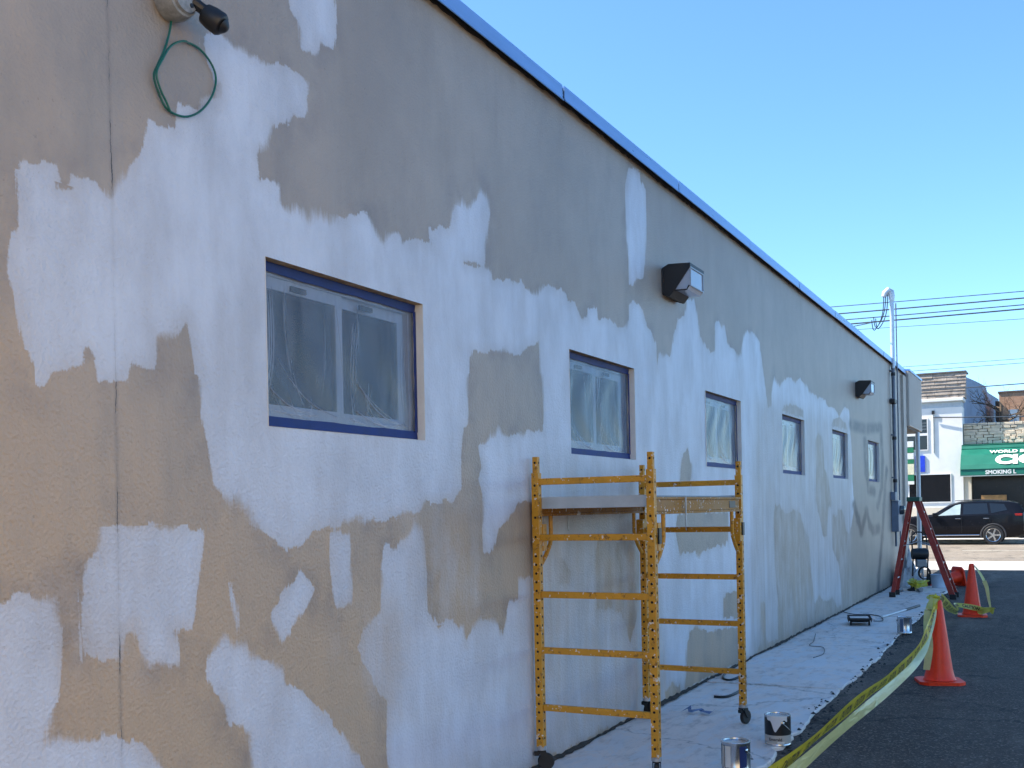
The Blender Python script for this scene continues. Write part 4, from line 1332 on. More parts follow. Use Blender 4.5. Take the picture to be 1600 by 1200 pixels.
# ------------------------------------------------------------------ step ladder
LRED = pmat('ladder_fibreglass', (0.33, 0.026, 0.016), 0.45, var=0.25, scale=10)
ALU = pmat('ladder_aluminium', (0.45, 0.46, 0.48), 0.4, metal=0.6, var=0.15)
LGREEN = pmat('ladder_cap', (0.012, 0.10, 0.065), 0.45, var=0.2)
ld = tag(empty('step_ladder', (0, 0, 0)), 'dark red fibreglass stepladder with green top straddling the walk', 'ladder')
YC = 18.62
feet_f, feet_b, apex = (1.255, 0.24), (0.335, 0.25), 0.665
for s_ in (-1, 1):
    top_f = Vector((apex + 0.06, YC + s_ * 0.135, 1.57))
    bot_f = Vector((feet_f[0], YC + s_ * feet_f[1], 0.03 + alley_z(1.3, 18.6) * 0.9))
    top_b = Vector((apex - 0.05, YC + s_ * 0.120, 1.56))
    bot_b = Vector((feet_b[0], YC + s_ * feet_b[1], 0.03))
    MB().tube([bot_f, top_f], 0.03, rect=(0.088, 0.030)).build('rail', LRED, ld)
    MB().tube([bot_b, top_b], 0.03, rect=(0.062, 0.028)).build('rear_rail', LRED, ld)
    for p, d_ in ((bot_f, Vector((0.045, 0, 0))), (bot_b, Vector((-0.03, 0, 0)))):
        MB().box(p.x - 0.05, p.x + 0.05, p.y - 0.022, p.y + 0.022, p.z - 0.032, p.z + 0.05, bev=0.006).build('foot', BLK, ld)
    q_ = [bot_f.lerp(top_f, 0.52), (bot_f.lerp(top_f, 0.60) + bot_b.lerp(top_b, 0.60)) / 2 + Vector((0, 0, -0.05)), bot_b.lerp(top_b, 0.52)]
    MB().tube(q_, 0.007, 6).build('spreader', ALU, ld)
for k in range(1, 6):
    t_ = k / 5.7
    x_ = feet_f[0] + (apex + 0.06 - feet_f[0]) * t_
    w_ = feet_f[1] + (0.135 - feet_f[1]) * t_
    MB().box(x_ - 0.035, x_ + 0.030, YC - w_ + 0.014, YC + w_ - 0.014, 1.57 * t_ - 0.012, 1.57 * t_ + 0.014).build('step', ALU, ld)
for k in range(1, 5):
    t_ = k / 5.2
    x_ = feet_b[0] + (apex - 0.05 - feet_b[0]) * t_
    w_ = feet_b[1] + (0.12 - feet_b[1]) * t_
    MB().tube([(x_, YC - w_, 1.56 * t_), (x_, YC + w_, 1.56 * t_)], 0.012, 6).build('rear_bar', ALU, ld)
MB().box(apex - 0.09, apex + 0.11, YC - 0.19, YC + 0.19, 1.556, 1.628, bev=0.012).build('top_cap', LGREEN, ld)

# ------------------------------------------------------------------ traffic cones
CONE = pmat('cone_pvc', (0.98, 0.042, 0.006), 0.42, var=0.16, scale=14, bump=0.08, bscale=60, patch=0.40, col2=(0.98, 0.050, 0.008))


def make_cone():
    c = empty('traffic_cone')
    MB().lathe([(0.135, 0.030), (0.125, 0.045), (0.108, 0.12), (0.034, 0.690), (0.030, 0.705), (0.022, 0.712), (0.020, 0.70)], (0, 0, 0), 32).build('cone_body', CONE, c)
    b = MB()
    o_ = []
    for i in range(32):
        a_ = 2 * math.pi * i / 32
        k_ = 0.185 / max(abs(math.cos(a_)), abs(math.sin(a_)))
        k_ = min(k_, 0.225)
        o_.append((k_ * math.cos(a_), k_ * math.sin(a_)))
    b.prism(o_, 2, 0.0, 0.026)
    b.build('base', CONE, c)
    return c


c0 = make_cone()
c0.location = (1.862, 9.87, alley_z(1.86, 9.87))
c0.rotation_euler = (0, 0, 0.3)
tag(c0, 'orange traffic cone on the asphalt nearest the scaffold', 'traffic cone', 'traffic cones along the walk')
ca_ = copy_tree(c0)
ca_.location = (1.722, 15.72, alley_z(1.72, 15.72))
ca_.rotation_euler = (0, 0, 0.1)
tag(ca_, 'upright orange traffic cone wrapped in tape in front of the street', 'traffic cone')
cb = copy_tree(c0)
cb.location = (1.10, 21.25, 0.185)
cb.rotation_euler = (R(90), 0, R(-60))
cb.matrix_world = Matrix.Translation((1.12, 21.35, 0.155)) @ Matrix.Rotation(R(38), 4, 'Z') @ Matrix.Rotation(R(-101), 4, 'Y')
tag(cb, 'orange traffic cone tipped over behind the stepladder', 'traffic cone')


# ------------------------------------------------------------------ caution tape
def tape_material(name, col, back):
    m, nt, b = nodes_of(name)
    g = NG(nt)
    N, L = nt.nodes, nt.links
    geo = N.new('ShaderNodeNewGeometry')
    n = g.noise(g.coord((4, 1, 4)), 3, 4, 0.6)
    c = g.mix(geo.outputs['Backfacing'], col, back)
    c = g.mix(g.rng(n, 0.4, 0.7, 0, 0.35), c, tuple(k * 0.7 for k in col))
    L.new(c, b.inputs['Base Color'])
    b.inputs['Roughness'].default_value = 0.28
    tl = N.new('ShaderNodeBsdfTranslucent')
    L.new(c, tl.inputs[0])
    mx = N.new('ShaderNodeMixShader')
    mx.inputs[0].default_value = 0.35
    L.new(b.outputs[0], mx.inputs[1])
    L.new(tl.outputs[0], mx.inputs[2])
    L.new(mx.outputs[0], N['Material Output'].inputs[0])
    L.new(g.bump(g.noise(g.coord((6, 1, 6)), 4, 3, 0.5, 1.0), 0.6, 0.02), b.inputs['Normal'])
    return m


TAPE_Y = tape_material('caution_tape_yellow', (0.72, 0.64, 0.035), (0.66, 0.63, 0.14))
TAPE_P = tape_material('caution_tape_reverse', (0.72, 0.76, 0.34), (0.68, 0.70, 0.24))


def spline(pts, n=14):
    P = [Vector(p) for p in pts]
    q_ = []
    for i in range(len(P) - 1):
        p0, p1, p2, p3 = P[max(i - 1, 0)], P[i], P[i + 1], P[min(i + 2, len(P) - 1)]
        for k_ in range(n):
            t_ = k_ / n
            q_.append(0.5 * ((2 * p1) + (p2 - p0) * t_ + (2 * p0 - 5 * p1 + 4 * p2 - p3) * t_ ** 2 + (-p0 + 3 * p1 - 3 * p2 + p3) * t_ ** 3))
    q_.append(P[-1])
    return q_


def ribbon(name, pts, width, roll, mat, parent=None, text=None, n=14, side=1):
    """band swept along a path; roll(t) turns it about its length; optional lettering printed on one side"""
    C = spline(pts, n)
    F = []
    s_acc = [0.0]
    for i, p in enumerate(C):
        t = (C[min(i + 1, len(C) - 1)] - C[max(i - 1, 0)]).normalized()
        up = Vector((0, 0, 1)) if abs(t.z) < 0.92 else Vector((0, 1, 0))
        up = (up - t * up.dot(t)).normalized()
        sd = t.cross(up)
        a_ = roll(i / (len(C) - 1))
        wv_ = up * math.cos(a_) + sd * math.sin(a_)
        F.append((p, wv_, t.cross(wv_)))
        if i:
            s_acc.append(s_acc[-1] + (p - C[i - 1]).length)
    v = []
    for p, wv_, nv_ in F:
        for k_ in (-0.5, -0.17, 0.17, 0.5):
            v.append(p + wv_ * width * k_ + nv_ * 0.006 * (0.25 - k_ * k_) * 2)
    f = [(4 * i + k_, 4 * i + 4 + k_, 4 * i + 5 + k_, 4 * i + 1 + k_) for i in range(len(C) - 1) for k_ in range(3)]
    o = MB().add(v, f, True).build(name, mat, parent)
    if text:
        me = text_mesh(text, width * 0.74, 0.002)
        L_ = s_acc[-1]
        wt = max(vv_.co.x for vv_ in me.vertices) + 0.10
        reps = int(L_ / wt)
        bm = bmesh.new()
        base = [(vv_.co.x, vv_.co.y) for vv_ in me.vertices]
        polys = [tuple(p.vertices) for p in me.polygons]
        sa = np.array(s_acc)
        mbx = MB()
        for r_ in range(reps):
            vs2 = []
            for bx_, by_ in base:
                s_ = r_ * wt + bx_
                if side < 0:
                    s_ = L_ - s_
                i = int(min(max(np.searchsorted(sa, s_) - 1, 0), len(C) - 2))
                t_ = (s_ - sa[i]) / max(sa[i + 1] - sa[i], 1e-6)
                p = F[i][0].lerp(F[i + 1][0], t_)
                wv_ = F[i][1].lerp(F[i + 1][1], t_)
                nv_ = F[i][2].lerp(F[i + 1][2], t_)
                k_ = (by_ / width) - 0.27
                vs2.append(p + wv_ * width * k_ + nv_ * (0.006 * (0.25 - k_ * k_) * 2 + 0.0016 * side))
            mbx.add(vs2, polys)
        bm.free()
        ln = mbx.build('caution_lettering', INK, o)
        ln['kind'] = 'stuff'
        bpy.data.meshes.remove(me)
    return o


tp = tag(empty('caution_tape'), 'yellow caution tape sagging from the nearest cone towards the camera', 'caution tape')
ribbon('tape_band', [(1.79, 2.2, 0.60), (1.79, 3.4, 0.53), (1.80, 4.4, 0.487), (1.80, 5.4, 0.468), (1.80, 6.4, 0.440), (1.80, 7.4, 0.398), (1.805, 8.4, 0.380),
                     (1.815, 9.1, 0.425), (1.83, 9.55, 0.52), (1.845, 9.78, 0.65), (1.862, 9.87, 0.72)], 0.098,
       lambda t: 0.15 + 0.30 * math.sin(t * 5) + 0.12 * math.sin(t * 31), TAPE_Y, tp, 'CAUTION', side=1)
ribbon('tape_band', [(1.80, 2.2, 0.53), (1.80, 3.4, 0.468), (1.81, 4.6, 0.432), (1.81, 5.9, 0.392), (1.81, 7.3, 0.340), (1.815, 8.4, 0.322),
                     (1.82, 9.1, 0.36), (1.83, 9.5, 0.47), (1.84, 9.74, 0.60), (1.85, 9.86, 0.70)], 0.060,
       lambda t: -0.45 + 0.35 * math.sin(t * 7) + 0.15 * math.sin(t * 27), TAPE_P, tp, None)
z1_ = alley_z(1.9, 10)
ribbon('tape_tail', [(1.84, 9.80, 0.72), (1.80, 9.74, 0.62), (1.79, 9.72, 0.45), (1.80, 9.70, 0.30), (1.78, 9.66, 0.12)], 0.07, lambda t: 1.2 + t, TAPE_P, tp)
kn = MB()
rr = random.Random(9)
ribbon('tape_knot', [(1.83 + 0.045 * math.cos(i * 1.9), 9.86 + 0.045 * math.sin(i * 1.9), 0.70 + 0.035 * math.sin(i * 1.1)) for i in range(9)], 0.05, lambda t: t * 9, TAPE_Y, tp, n=6)

t2 = tag(empty('caution_tape'), 'yellow caution tape running low from the first cone to the wrapped cone', 'caution tape')
ribbon('tape_band', [(1.88, 9.90, 0.72), (1.86, 11.0, 0.52), (1.78, 12.6, 0.34), (1.66, 14.2, 0.20), (1.56, 15.25, 0.17), (1.70, 15.50, 0.13), (1.86, 15.58, 0.09),
                     (1.96, 15.68, 0.07)], 0.075, lambda t: 0.2 + 0.9 * math.sin(t * 8), TAPE_Y, t2, 'CAUTION')
ribbon('tape_tail', [(1.96, 15.68, 0.06), (1.93, 15.70, 0.22), (1.90, 15.72, 0.40), (1.83, 15.72, 0.56), (1.75, 15.72, 0.68)], 0.07, lambda t: 0.3 + 1.2 * t, TAPE_P, t2)
ribbon('tape_loop', [(1.90 + 0.09 * math.cos(i * 1.3), 15.62 + 0.06 * math.sin(i * 1.3), 0.05 + 0.05 * abs(math.sin(i * 2.1))) for i in range(9)], 0.06, lambda t: t * 7, TAPE_Y, t2, n=6)
rr = random.Random(21)
t3 = tag(empty('caution_tape'), 'loose heap of caution tape on the walk behind the stepladder', 'caution tape')
for k in range(4):
    pts = [(0.56 + rr.uniform(-.16, .16), 19.9 + rr.uniform(-.25, .25), 0.03 + rr.uniform(0, .15)) for i in range(7)]
    ribbon('tape_loop', pts, 0.065, lambda t: t * 8 + k, TAPE_Y, t3, n=7)

# ------------------------------------------------------------------ sprayer, bucket, drop cloth beyond the ladder
sp = tag(empty('paint_sprayer', (0.50, 20.75, 0.0), R(20)), 'black wheeled paint sprayer parked by the canopy post', 'sprayer')
for s_ in (-1, 1):
    MB().tube([(s_ * 0.13, 0.16, 0.09), (s_ * 0.13, 0.02, 0.12), (s_ * 0.13, -0.06, 0.50), (s_ * 0.13, 0.04, 0.92), (s_ * 0.05, 0.07, 0.99), (0, 0.07, 0.995)], 0.014, 8).build('frame_tube', BLK, sp)
    MB().lathe([(0.03, -0.02), (0.10, -0.022), (0.115, -0.010), (0.115, 0.010), (0.10, 0.022), (0.03, 0.02)], (s_ * 0.19, 0.14, 0.116), 22, axis='x').build('wheel', BLK, sp)
MB().lathe([(0.04, -0.16), (0.095, -0.15), (0.105, -0.05), (0.105, 0.09), (0.085, 0.13), (0.03, 0.14)], (0, -0.06, 0.60), 20, axis='x').build('motor', DARK, sp)
MB().box(-0.09, 0.09, -0.16, -0.02, 0.36, 0.50, bev=0.015).build('pump', pmat('pump_steel', (0.25, 0.26, 0.28), 0.4, metal=0.6), sp)
MB().tube([(0.02, -0.10, 0.38), (0.02, -0.12, 0.10)], 0.022, 8).build('siphon', STEEL, sp)
MB().tube([(0.02 + 0.10 * math.cos(a_ * 0.5), -0.19 - 0.003 * a_, 0.26 + 0.11 * math.sin(a_ * 0.5)) for a_ in range(34)], 0.011, 6).build('hose', BLK, sp)

bk = tag(empty('bucket', (0.83, 20.55, 0.0)), 'pale plastic bucket standing beside the sprayer', 'bucket')
MB().lathe([(0.105, 0.0), (0.115, 0.01), (0.130, 0.22), (0.140, 0.225), (0.140, 0.24), (0.128, 0.24), (0.110, 0.03), (0.02, 0.02)], (0, 0, 0), 24).build('bucket_shell', pmat('bucket_plastic', (0.45, 0.52, 0.62), 0.4), bk)
MB().tube([(0.14 * math.cos(math.pi * i / 12), 0.05 * math.sin(math.pi * i / 12) * 2, 0.21 - 0.05 * math.sin(math.pi * i / 12)) for i in range(13)], 0.003, 6).build('bail', STEEL, bk)

# heap of drop cloth: a folded sheet, uneven
nx, ny = 46, 46
rs = np.random.RandomState(5)
uu, vv_ = np.meshgrid(np.linspace(-1, 1, nx), np.linspace(-1, 1, ny), indexing='ij')
rad = np.sqrt(uu ** 2 + vv_ ** 2)
hh = np.zeros_like(uu)
for k in range(16):
    a_, fq, ph = rs.uniform(0, 6.28), rs.uniform(3, 9), rs.uniform(0, 6.28)
    hh += np.abs(np.sin((uu * np.cos(a_) + vv_ * np.sin(a_)) * fq + ph)) / 16 * 2
hz = 0.012 + np.clip(1 - rad, 0, 1) ** 0.6 * (0.10 + 0.22 * hh * hh)
ex = 0.30 * (1 + 0.15 * np.sin(np.arctan2(vv_, uu) * 5))
V = [(0.26 + uu[i, j] * 0.23, 21.1 + vv_[i, j] * 0.7, hz[i, j]) for i in range(nx) for j in range(ny)]
F = [(i * ny + j, (i + 1) * ny + j, (i + 1) * ny + j + 1, i * ny + j + 1) for i in range(nx - 1) for j in range(ny - 1)]
tag(MB().add(V, F, True).build('drop_cloth', pmat('canvas', (0.46, 0.46, 0.47), 0.9, var=0.2, scale=12, bump=0.3, bscale=60)), 'crumpled pale drop cloth heaped at the corner of the wall', 'drop cloth')
rr = random.Random(2)
for k in range(4):
    px_, py_ = 0.22 + 0.13 * k, 19.35 + 0.35 * rr.random()
    pts = [(px_ + rr.uniform(-.07, .07), py_ + rr.uniform(-.12, .12), rr.uniform(0.006, 0.05)) for i in range(6)]
    o = ribbon('rag', pts, 0.07, lambda t: 1.3 + t * 2, pmat(['rag_dark', 'rag_grey'][k % 2], [(0.03, 0.03, 0.035), (0.35, 0.35, 0.36)][k % 2], 0.9), None, n=6)
    tag(o, ['small dark rag on the walk by the ladder foot nearest the wall', 'small pale rag on the walk under the stepladder',
            'dark rag on the walk under the middle of the stepladder', 'pale rag on the walk near the tape heap'][k], 'rag', 'rags under the stepladder')

# ------------------------------------------------------------------ parked car
CARB = pmat('car_black', (0.006, 0.007, 0.011), 0.25, var=0.1, spec=0.2, coat=0.1)
CGLASS = pmat('car_glass', (0.010, 0.012, 0.014), 0.05, var=0.05, spec=0.9)
CREFLECT = pmat('car_glass_reflection', (0.34, 0.42, 0.42), 0.08, var=0.15, spec=0.9, scale=3)  # pale reflection of the surroundings painted into the window colour
CHROME = pmat('chrome', (0.60, 0.62, 0.65), 0.15, metal=1.0, var=0.05)
CTRIM = pmat('arch_trim', (0.035, 0.035, 0.04), 0.6, var=0.1)
car = tag(empty('parked_car', (-2.15, 42.33, -0.030)), 'black SUV parked across the street, facing behind the ladder', 'car')
# stations along the length (x from the front axle), lower/upper outline and half widths
ST_ = [(-0.92, 0.42, 0.62, 0.78, 0.60), (-0.85, 0.28, 0.80, 0.88, 0.74), (-0.55, 0.24, 0.90, 0.96, 0.80), (0.0, 0.24, 0.97, 1.02, 0.84), (0.55, 0.24, 1.01, 1.07, 0.86),
       (0.80, 0.24, 1.02, 1.10, 0.87), (1.35, 0.24, 1.03, 1.45, 0.88), (1.75, 0.24, 1.04, 1.56, 0.88), (2.3, 0.24, 1.05, 1.585, 0.88), (2.9, 0.24, 1.07, 1.565, 0.87),
       (3.3, 0.26, 1.09, 1.555, 0.86), (3.60, 0.32, 1.10, 1.49, 0.82), (3.78, 0.40, 1.08, 1.20, 0.76), (3.84, 0.48, 0.95, 0.98, 0.66)]
rings = []
for (x_, zb, zs_, zt, hw) in ST_:
    cab = max(0.0, min(1.0, (zt - zs_) / 0.5))
    wt = hw - 0.04 - 0.19 * cab
    ring = [(0.35, zb), (hw - 0.09, zb), (hw - 0.02, zb + 0.10), (hw + 0.01, zb + (zs_ - zb) * 0.55), (hw - 0.015, zs_), (hw - 0.035, zs_ + 0.015),
            (hw - 0.05 - (hw - 0.05 - wt) * 0.85, zs_ + (zt - zs_) * 0.88 + 0.01), (wt - 0.06, zt - 0.004), (wt * 0.5, zt + 0.012)]
    rings.append([(x_, -a_, z_) for a_, z_ in ring] + [(x_, a_, z_) for a_, z_ in ring[::-1]])
mcar = len(rings[0])
m = MB()
m.add([p for r_ in rings for p in r_], [(i * mcar + k, i * mcar + (k + 1) % mcar, (i + 1) * mcar + (k + 1) % mcar, (i + 1) * mcar + k) for i in range(len(rings) - 1) for k in range(mcar)]
      + [tuple(range(mcar))[::-1], tuple((len(rings) - 1) * mcar + k for k in range(mcar))], True)
bd = m.build('body', CARB, car)


def car_pt(x_, k_, f_=None, out=0.006):
    """point on the near (-y) side of the body at station x, between outline points 5 (belt) and 6 (roof)"""
    for i in range(len(ST_) - 1):
        if ST_[i][0] <= x_ <= ST_[i + 1][0]:
            t_ = (x_ - ST_[i][0]) / (ST_[i + 1][0] - ST_[i][0])
            a_ = Vector(rings[i][5]).lerp(Vector(rings[i + 1][5]), t_)
            b_ = Vector(rings[i][6]).lerp(Vector(rings[i + 1][6]), t_)
            return a_.lerp(b_, k_) + Vector((0, -out, out * 0.2))


def side_glass(name, mat, outline):
    pts = [car_pt(x_, k_) for x_, k_ in outline]
    n_ = len(pts)
    for s_ in (1, -1):
        MB().add([Vector((p.x, p.y * s_, p.z)) for p in pts] + [Vector((p.x, (p.y + 0.004) * s_, p.z)) for p in pts],
                 [tuple(range(n_)), tuple(range(n_, 2 * n_))] + [(i, (i + 1) % n_, n_ + (i + 1) % n_, n_ + i) for i in range(n_)]).build(name, mat, bd)


side_glass('front_window', CREFLECT, [(0.98, 0.08), (1.72, 0.06), (1.74, 0.90), (1.55, 0.90), (1.30, 0.62)])
side_glass('rear_window', CGLASS, [(1.82, 0.06), (2.66, 0.06), (2.60, 0.90), (1.83, 0.92)])
side_glass('quarter_window', CGLASS, [(2.74, 0.08), (3.26, 0.30), (3.16, 0.82), (2.68, 0.90)])
for (xw, nm) in ((0.0, 'w'), (2.80, 'w')):
    for s_ in (-1, 1):
        wl = empty('wheel', (xw, s_ * 0.80, 0.345), 0 if s_ < 0 else math.pi, car)
        MB().lathe([(0.23, -0.11), (0.325, -0.11), (0.345, -0.085), (0.345, 0.085), (0.325, 0.11), (0.23, 0.11)], (0, 0, 0), 32, axis='y').build('tyre', BLK, wl)
        rm = MB()
        rm.lathe([(0.245, -0.105), (0.235, -0.118), (0.222, -0.112), (0.215, -0.06), (0.03, -0.055)], (0, 0, 0), 32, axis='y')
        for k in range(5):
            a_ = 2 * math.pi * k / 5 + 0.3
            rm.box(-0.028, 0.028, -0.112, -0.09, 0.03, 0.225, M=Matrix.Rotation(a_, 4, 'Y'))
        rm.lathe([(0.055, -0.118), (0.055, -0.10)], (0, 0, 0), 14, axis='y')
        rm.build('rim', CHROME, wl)
    for s_ in (-1, 1):
        q_ = [(xw + 0.40 * math.cos(a_), s_ * 0.872, 0.345 + 0.395 * math.sin(a_)) for a_ in [math.pi * i / 16 for i in range(-1, 18)]]
        MB().tube(q_, 0.03, 6).build('wheel_arch', CTRIM, car)
for s_ in (-1, 1):
    MB().tube([(0.45, s_ * 0.88, 0.34), (2.35, s_ * 0.88, 0.35)], 0.022, 6).build('sill_strip', CHROME, car)
    MB().box(0.80, 1.0, s_ * 0.96 - 0.06, s_ * 0.96 + 0.06, 1.02, 1.16, bev=0.03).build('mirror', CARB, car)
    MB().box(3.40, 3.74, s_ * 0.80 - 0.02, s_ * 0.80 + 0.035, 1.02, 1.10, bev=0.012).build('tail_light', pmat('tail_light', (0.30, 0.012, 0.01), 0.2), car)
    MB().box(-0.86, -0.45, s_ * 0.74 - 0.03, s_ * 0.74 + 0.09, 0.70, 0.80, bev=0.02).build('headlight', pmat('headlight', (0.6, 0.62, 0.65), 0.1), car)
    for xh in (1.66, 2.58):
        MB().box(xh - 0.10, xh + 0.08, s_ * 0.905 - 0.012, s_ * 0.905 + 0.012, 0.93, 0.955, bev=0.005).build('door_handle', CHROME, car)
    for xh in (0.62, 1.77, 2.70):
        box('door_seam', DARK, car, xh - 0.004, xh + 0.004, s_ * 0.889 - 0.004, s_ * 0.889 + 0.004, 0.42, 1.00)
    MB().tube([(1.55, s_ * 0.66, 1.585), (2.3, s_ * 0.665, 1.615), (3.05, s_ * 0.66, 1.575)], 0.014, 6).build('roof_rail', CTRIM, car)

# ------------------------------------------------------------------ buildings across the street
WHITEB = pmat('white_render', (0.76, 0.75, 0.72), 0.7, var=0.05, scale=2, bump=0.1)
CREAM = pmat('cream_base', (0.66, 0.58, 0.46), 0.7, var=0.08, scale=2)
BLUEGREY = pmat('bluegrey_render', (0.22, 0.29, 0.40), 0.8, var=0.12, scale=0.8, stretch=(1, 1, 3))
SHINGLE = pmat('wood_shingle', (0.30, 0.255, 0.215), 0.85, var=0.3, scale=6, bump=0.3)
DGLASS = pmat('dark_shopglass', (0.010, 0.012, 0.016), 0.06, var=0.1, spec=0.6)
wb = tag(empty('white_building', (0, 0, 0)), 'white two-storey building with shingled parapet across the street', 'building')
FY = 45.0
box('wall', WHITEB, wb, -9.0, -0.56, FY, FY + 1.0, 1.30, 5.22)
box('base_wall', CREAM, wb, -9.0, -0.565, FY - 0.02, FY + 1.0, 0.10, 1.2985)
box('frieze', pmat('frieze_grey', (0.42, 0.48, 0.52), 0.6), wb, -9.0, -0.58, FY + 0.02, FY + 1.0, 5.2205, 5.45)
MB().box(-9.0, -0.50, FY - 0.12, FY + 1.0, 5.451, 5.58, bev=0.02).build('cornice', WHITEB, wb)
for r_ in range(7):
    z_ = 5.582 + r_ * 0.137
    rr = random.Random(50 + r_)
    x_ = -3.2
    while x_ < -0.46:
        w_ = rr.uniform(0.28, 0.62)
        x2 = min(x_ + w_, -0.44 + 0.012 * r_)
        d_ = rr.uniform(0, 0.02)
        MB().add([(x_, FY - 0.06 - d_ + 0.02 * 0, z_), (x2 - 0.008, FY - 0.06 - d_, z_), (x2 - 0.008, FY - 0.035, z_ + 0.15), (x_, FY - 0.035, z_ + 0.15),
                  (x_, FY + 0.04, z_), (x2 - 0.008, FY + 0.04, z_), (x2 - 0.008, FY + 0.04, z_ + 0.15), (x_, FY + 0.04, z_ + 0.15)],
                 [(0, 1, 2, 3), (4, 7, 6, 5), (0, 4, 5, 1), (3, 2, 6, 7), (0, 3, 7, 4), (1, 5, 6, 2)]).build('shingle', SHINGLE, wb)
        x_ = x2
box('parapet', SHINGLE, wb, -9.0, -0.46, FY + 0.041, FY + 1.0, 5.585, 6.52)
box('parapet_cap', pmat('cap_metal', (0.12, 0.11, 0.10), 0.6), wb, -9.05, -0.38, FY - 0.09, FY + 1.05, 6.56, 6.61)
# long party wall behind, roof stepping with the slope
MB().prism([(FY + 1.0, 0.1), (73.4, 0.1), (73.4, 7.86), (61.9, 7.27), (60.2, 7.44), (53.1, 7.0), (FY + 1.0, 6.52)], 0, -9.0, -0.57).build('party_wall', BLUEGREY, wb)
for z_ in (2.6, 4.4, 5.9):
    box('wall_seam', pmat('seam', (0.28, 0.30, 0.34), 0.8), wb, -0.5705, -0.564, FY + 1.2, 70, z_, z_ + 0.05)


def far_window(parent, x0, x1, z0, z1, bar=None, y_=FY):
    w = box('window', DGLASS, parent, x0, x1, y_ - 0.012, y_ + 0.01, z0, z1)
    f = MB()
    t_ = 0.035
    f.box(x0 - t_, x0, y_ - 0.03, y_ - 0.0005, z0 - t_, z1 + t_).box(x1, x1 + t_, y_ - 0.03, y_ - 0.0005, z0 - t_, z1 + t_)
    f.box(x0, x1, y_ - 0.03, y_ - 0.0005, z0 - t_, z0).box(x0, x1, y_ - 0.03, y_ - 0.0005, z1, z1 + t_)
    f.build('frame', WHITEB, w)
    if bar:
        box('bar', WHITEB, w, x0, x1, y_ - 0.03, y_ - 0.0125, bar - 0.05, bar + 0.05)
    return w


far_window(wb, -2.62, -1.85, 3.60, 4.80, 4.20)
far_window(wb, -2.55, -1.03, 1.53, 2.60)
for k, z_ in enumerate((4.40, 4.52, 4.64)):
    box('blind_slat', pmat('slat', (0.20, 0.21, 0.22), 0.6), wb, -2.6, -1.87, FY - 0.016, FY - 0.0125, z_, z_ + 0.02)
box('blue_sign', pmat('sign_blue', (0.012, 0.05, 0.55), 0.45, var=0.15), wb, -2.30, -1.95, FY - 0.05, FY - 0.002, 2.72, 3.36)
MB().tube([(-1.61, FY - 0.03, 3.45), (-1.61, FY - 0.03, 5.05)], 0.025, 6).build('downpipe', pmat('pipe_grey', (0.40, 0.42, 0.40), 0.6), wb)
MB().box(-1.66, -1.56, FY - 0.08, FY - 0.001, 4.98, 5.12).build('bracket', DARK, wb)
# stacked shop panels at the far left of the facade
gs = empty('shop_sign', (0, 0, 0), parent=wb)
SG, SW, SC2 = pmat('sign_green', (0.012, 0.17, 0.075), 0.5), pmat('sign_white', (0.72, 0.72, 0.68), 0.5), pmat('sign_cream', (0.70, 0.66, 0.45), 0.5)
for z0, z1, mt_ in ((3.72, 3.95, SW), (3.50, 3.70, SG), (3.24, 3.48, SW), (3.06, 3.23, SG), (2.63, 3.05, SC2), (2.38, 2.62, SG), (2.24, 2.37, SW)):
    box('panel', mt_, gs, -3.6, -2.36, FY - 0.10, FY - 0.004, z0, z1)
box('doorway', DGLASS, wb, -3.6, -2.66, FY - 0.008, FY + 0.01, 0.12, 2.2)

# green awning shop
AWN = pmat('awning_green', (0.004, 0.13, 0.085), 0.45, var=0.12, scale=2, bump=0.08, bscale=20)
TAN = pmat('tan_stone', (0.62, 0.52, 0.39), 0.85, var=0.22, scale=5, bump=0.6, bscale=12, stretch=(1, 1, 2.5))
sh_ = tag(empty('awning_shop', (0, 0, 0)), 'low shop under a broad green awning with white lettering', 'building')
box('wall', pmat('shop_wall', (0.30, 0.24, 0.18), 0.8, var=0.2), sh_, -0.555, 3.2, FY + 0.30, 52, 0.10, 3.74)
box('shopfront', pmat('shopfront_dark', (0.012, 0.010, 0.009), 0.25, var=0.3), sh_, -0.25, 3.1, FY + 0.22, FY + 0.298, 0.12, 2.60)
box('door_pier', CREAM, sh_, -0.55, -0.28, FY + 0.05, FY + 0.29, 0.10, 2.60)
box('display_board', pmat('board_orange', (0.35, 0.19, 0.07), 0.7, var=0.3), sh_, 0.05, 0.95, FY + 0.15, FY + 0.20, 1.1, 1.75)
rr = random.Random(77)
for r_ in range(7):
    x_ = -0.54
    z_ = 3.76 + r_ * 0.115
    while x_ < 2.8:
        w_ = rr.uniform(0.15, 0.55)
        d_ = rr.uniform(0, 0.04)
        MB().box(x_, x_ + w_ - 0.02, FY + 0.34 - d_, FY + 0.75, z_ + rr.uniform(-.01, .01), z_ + rr.uniform(0.10, 0.125), bev=0.015).build('stone', TAN, sh_)
        x_ += w_
    
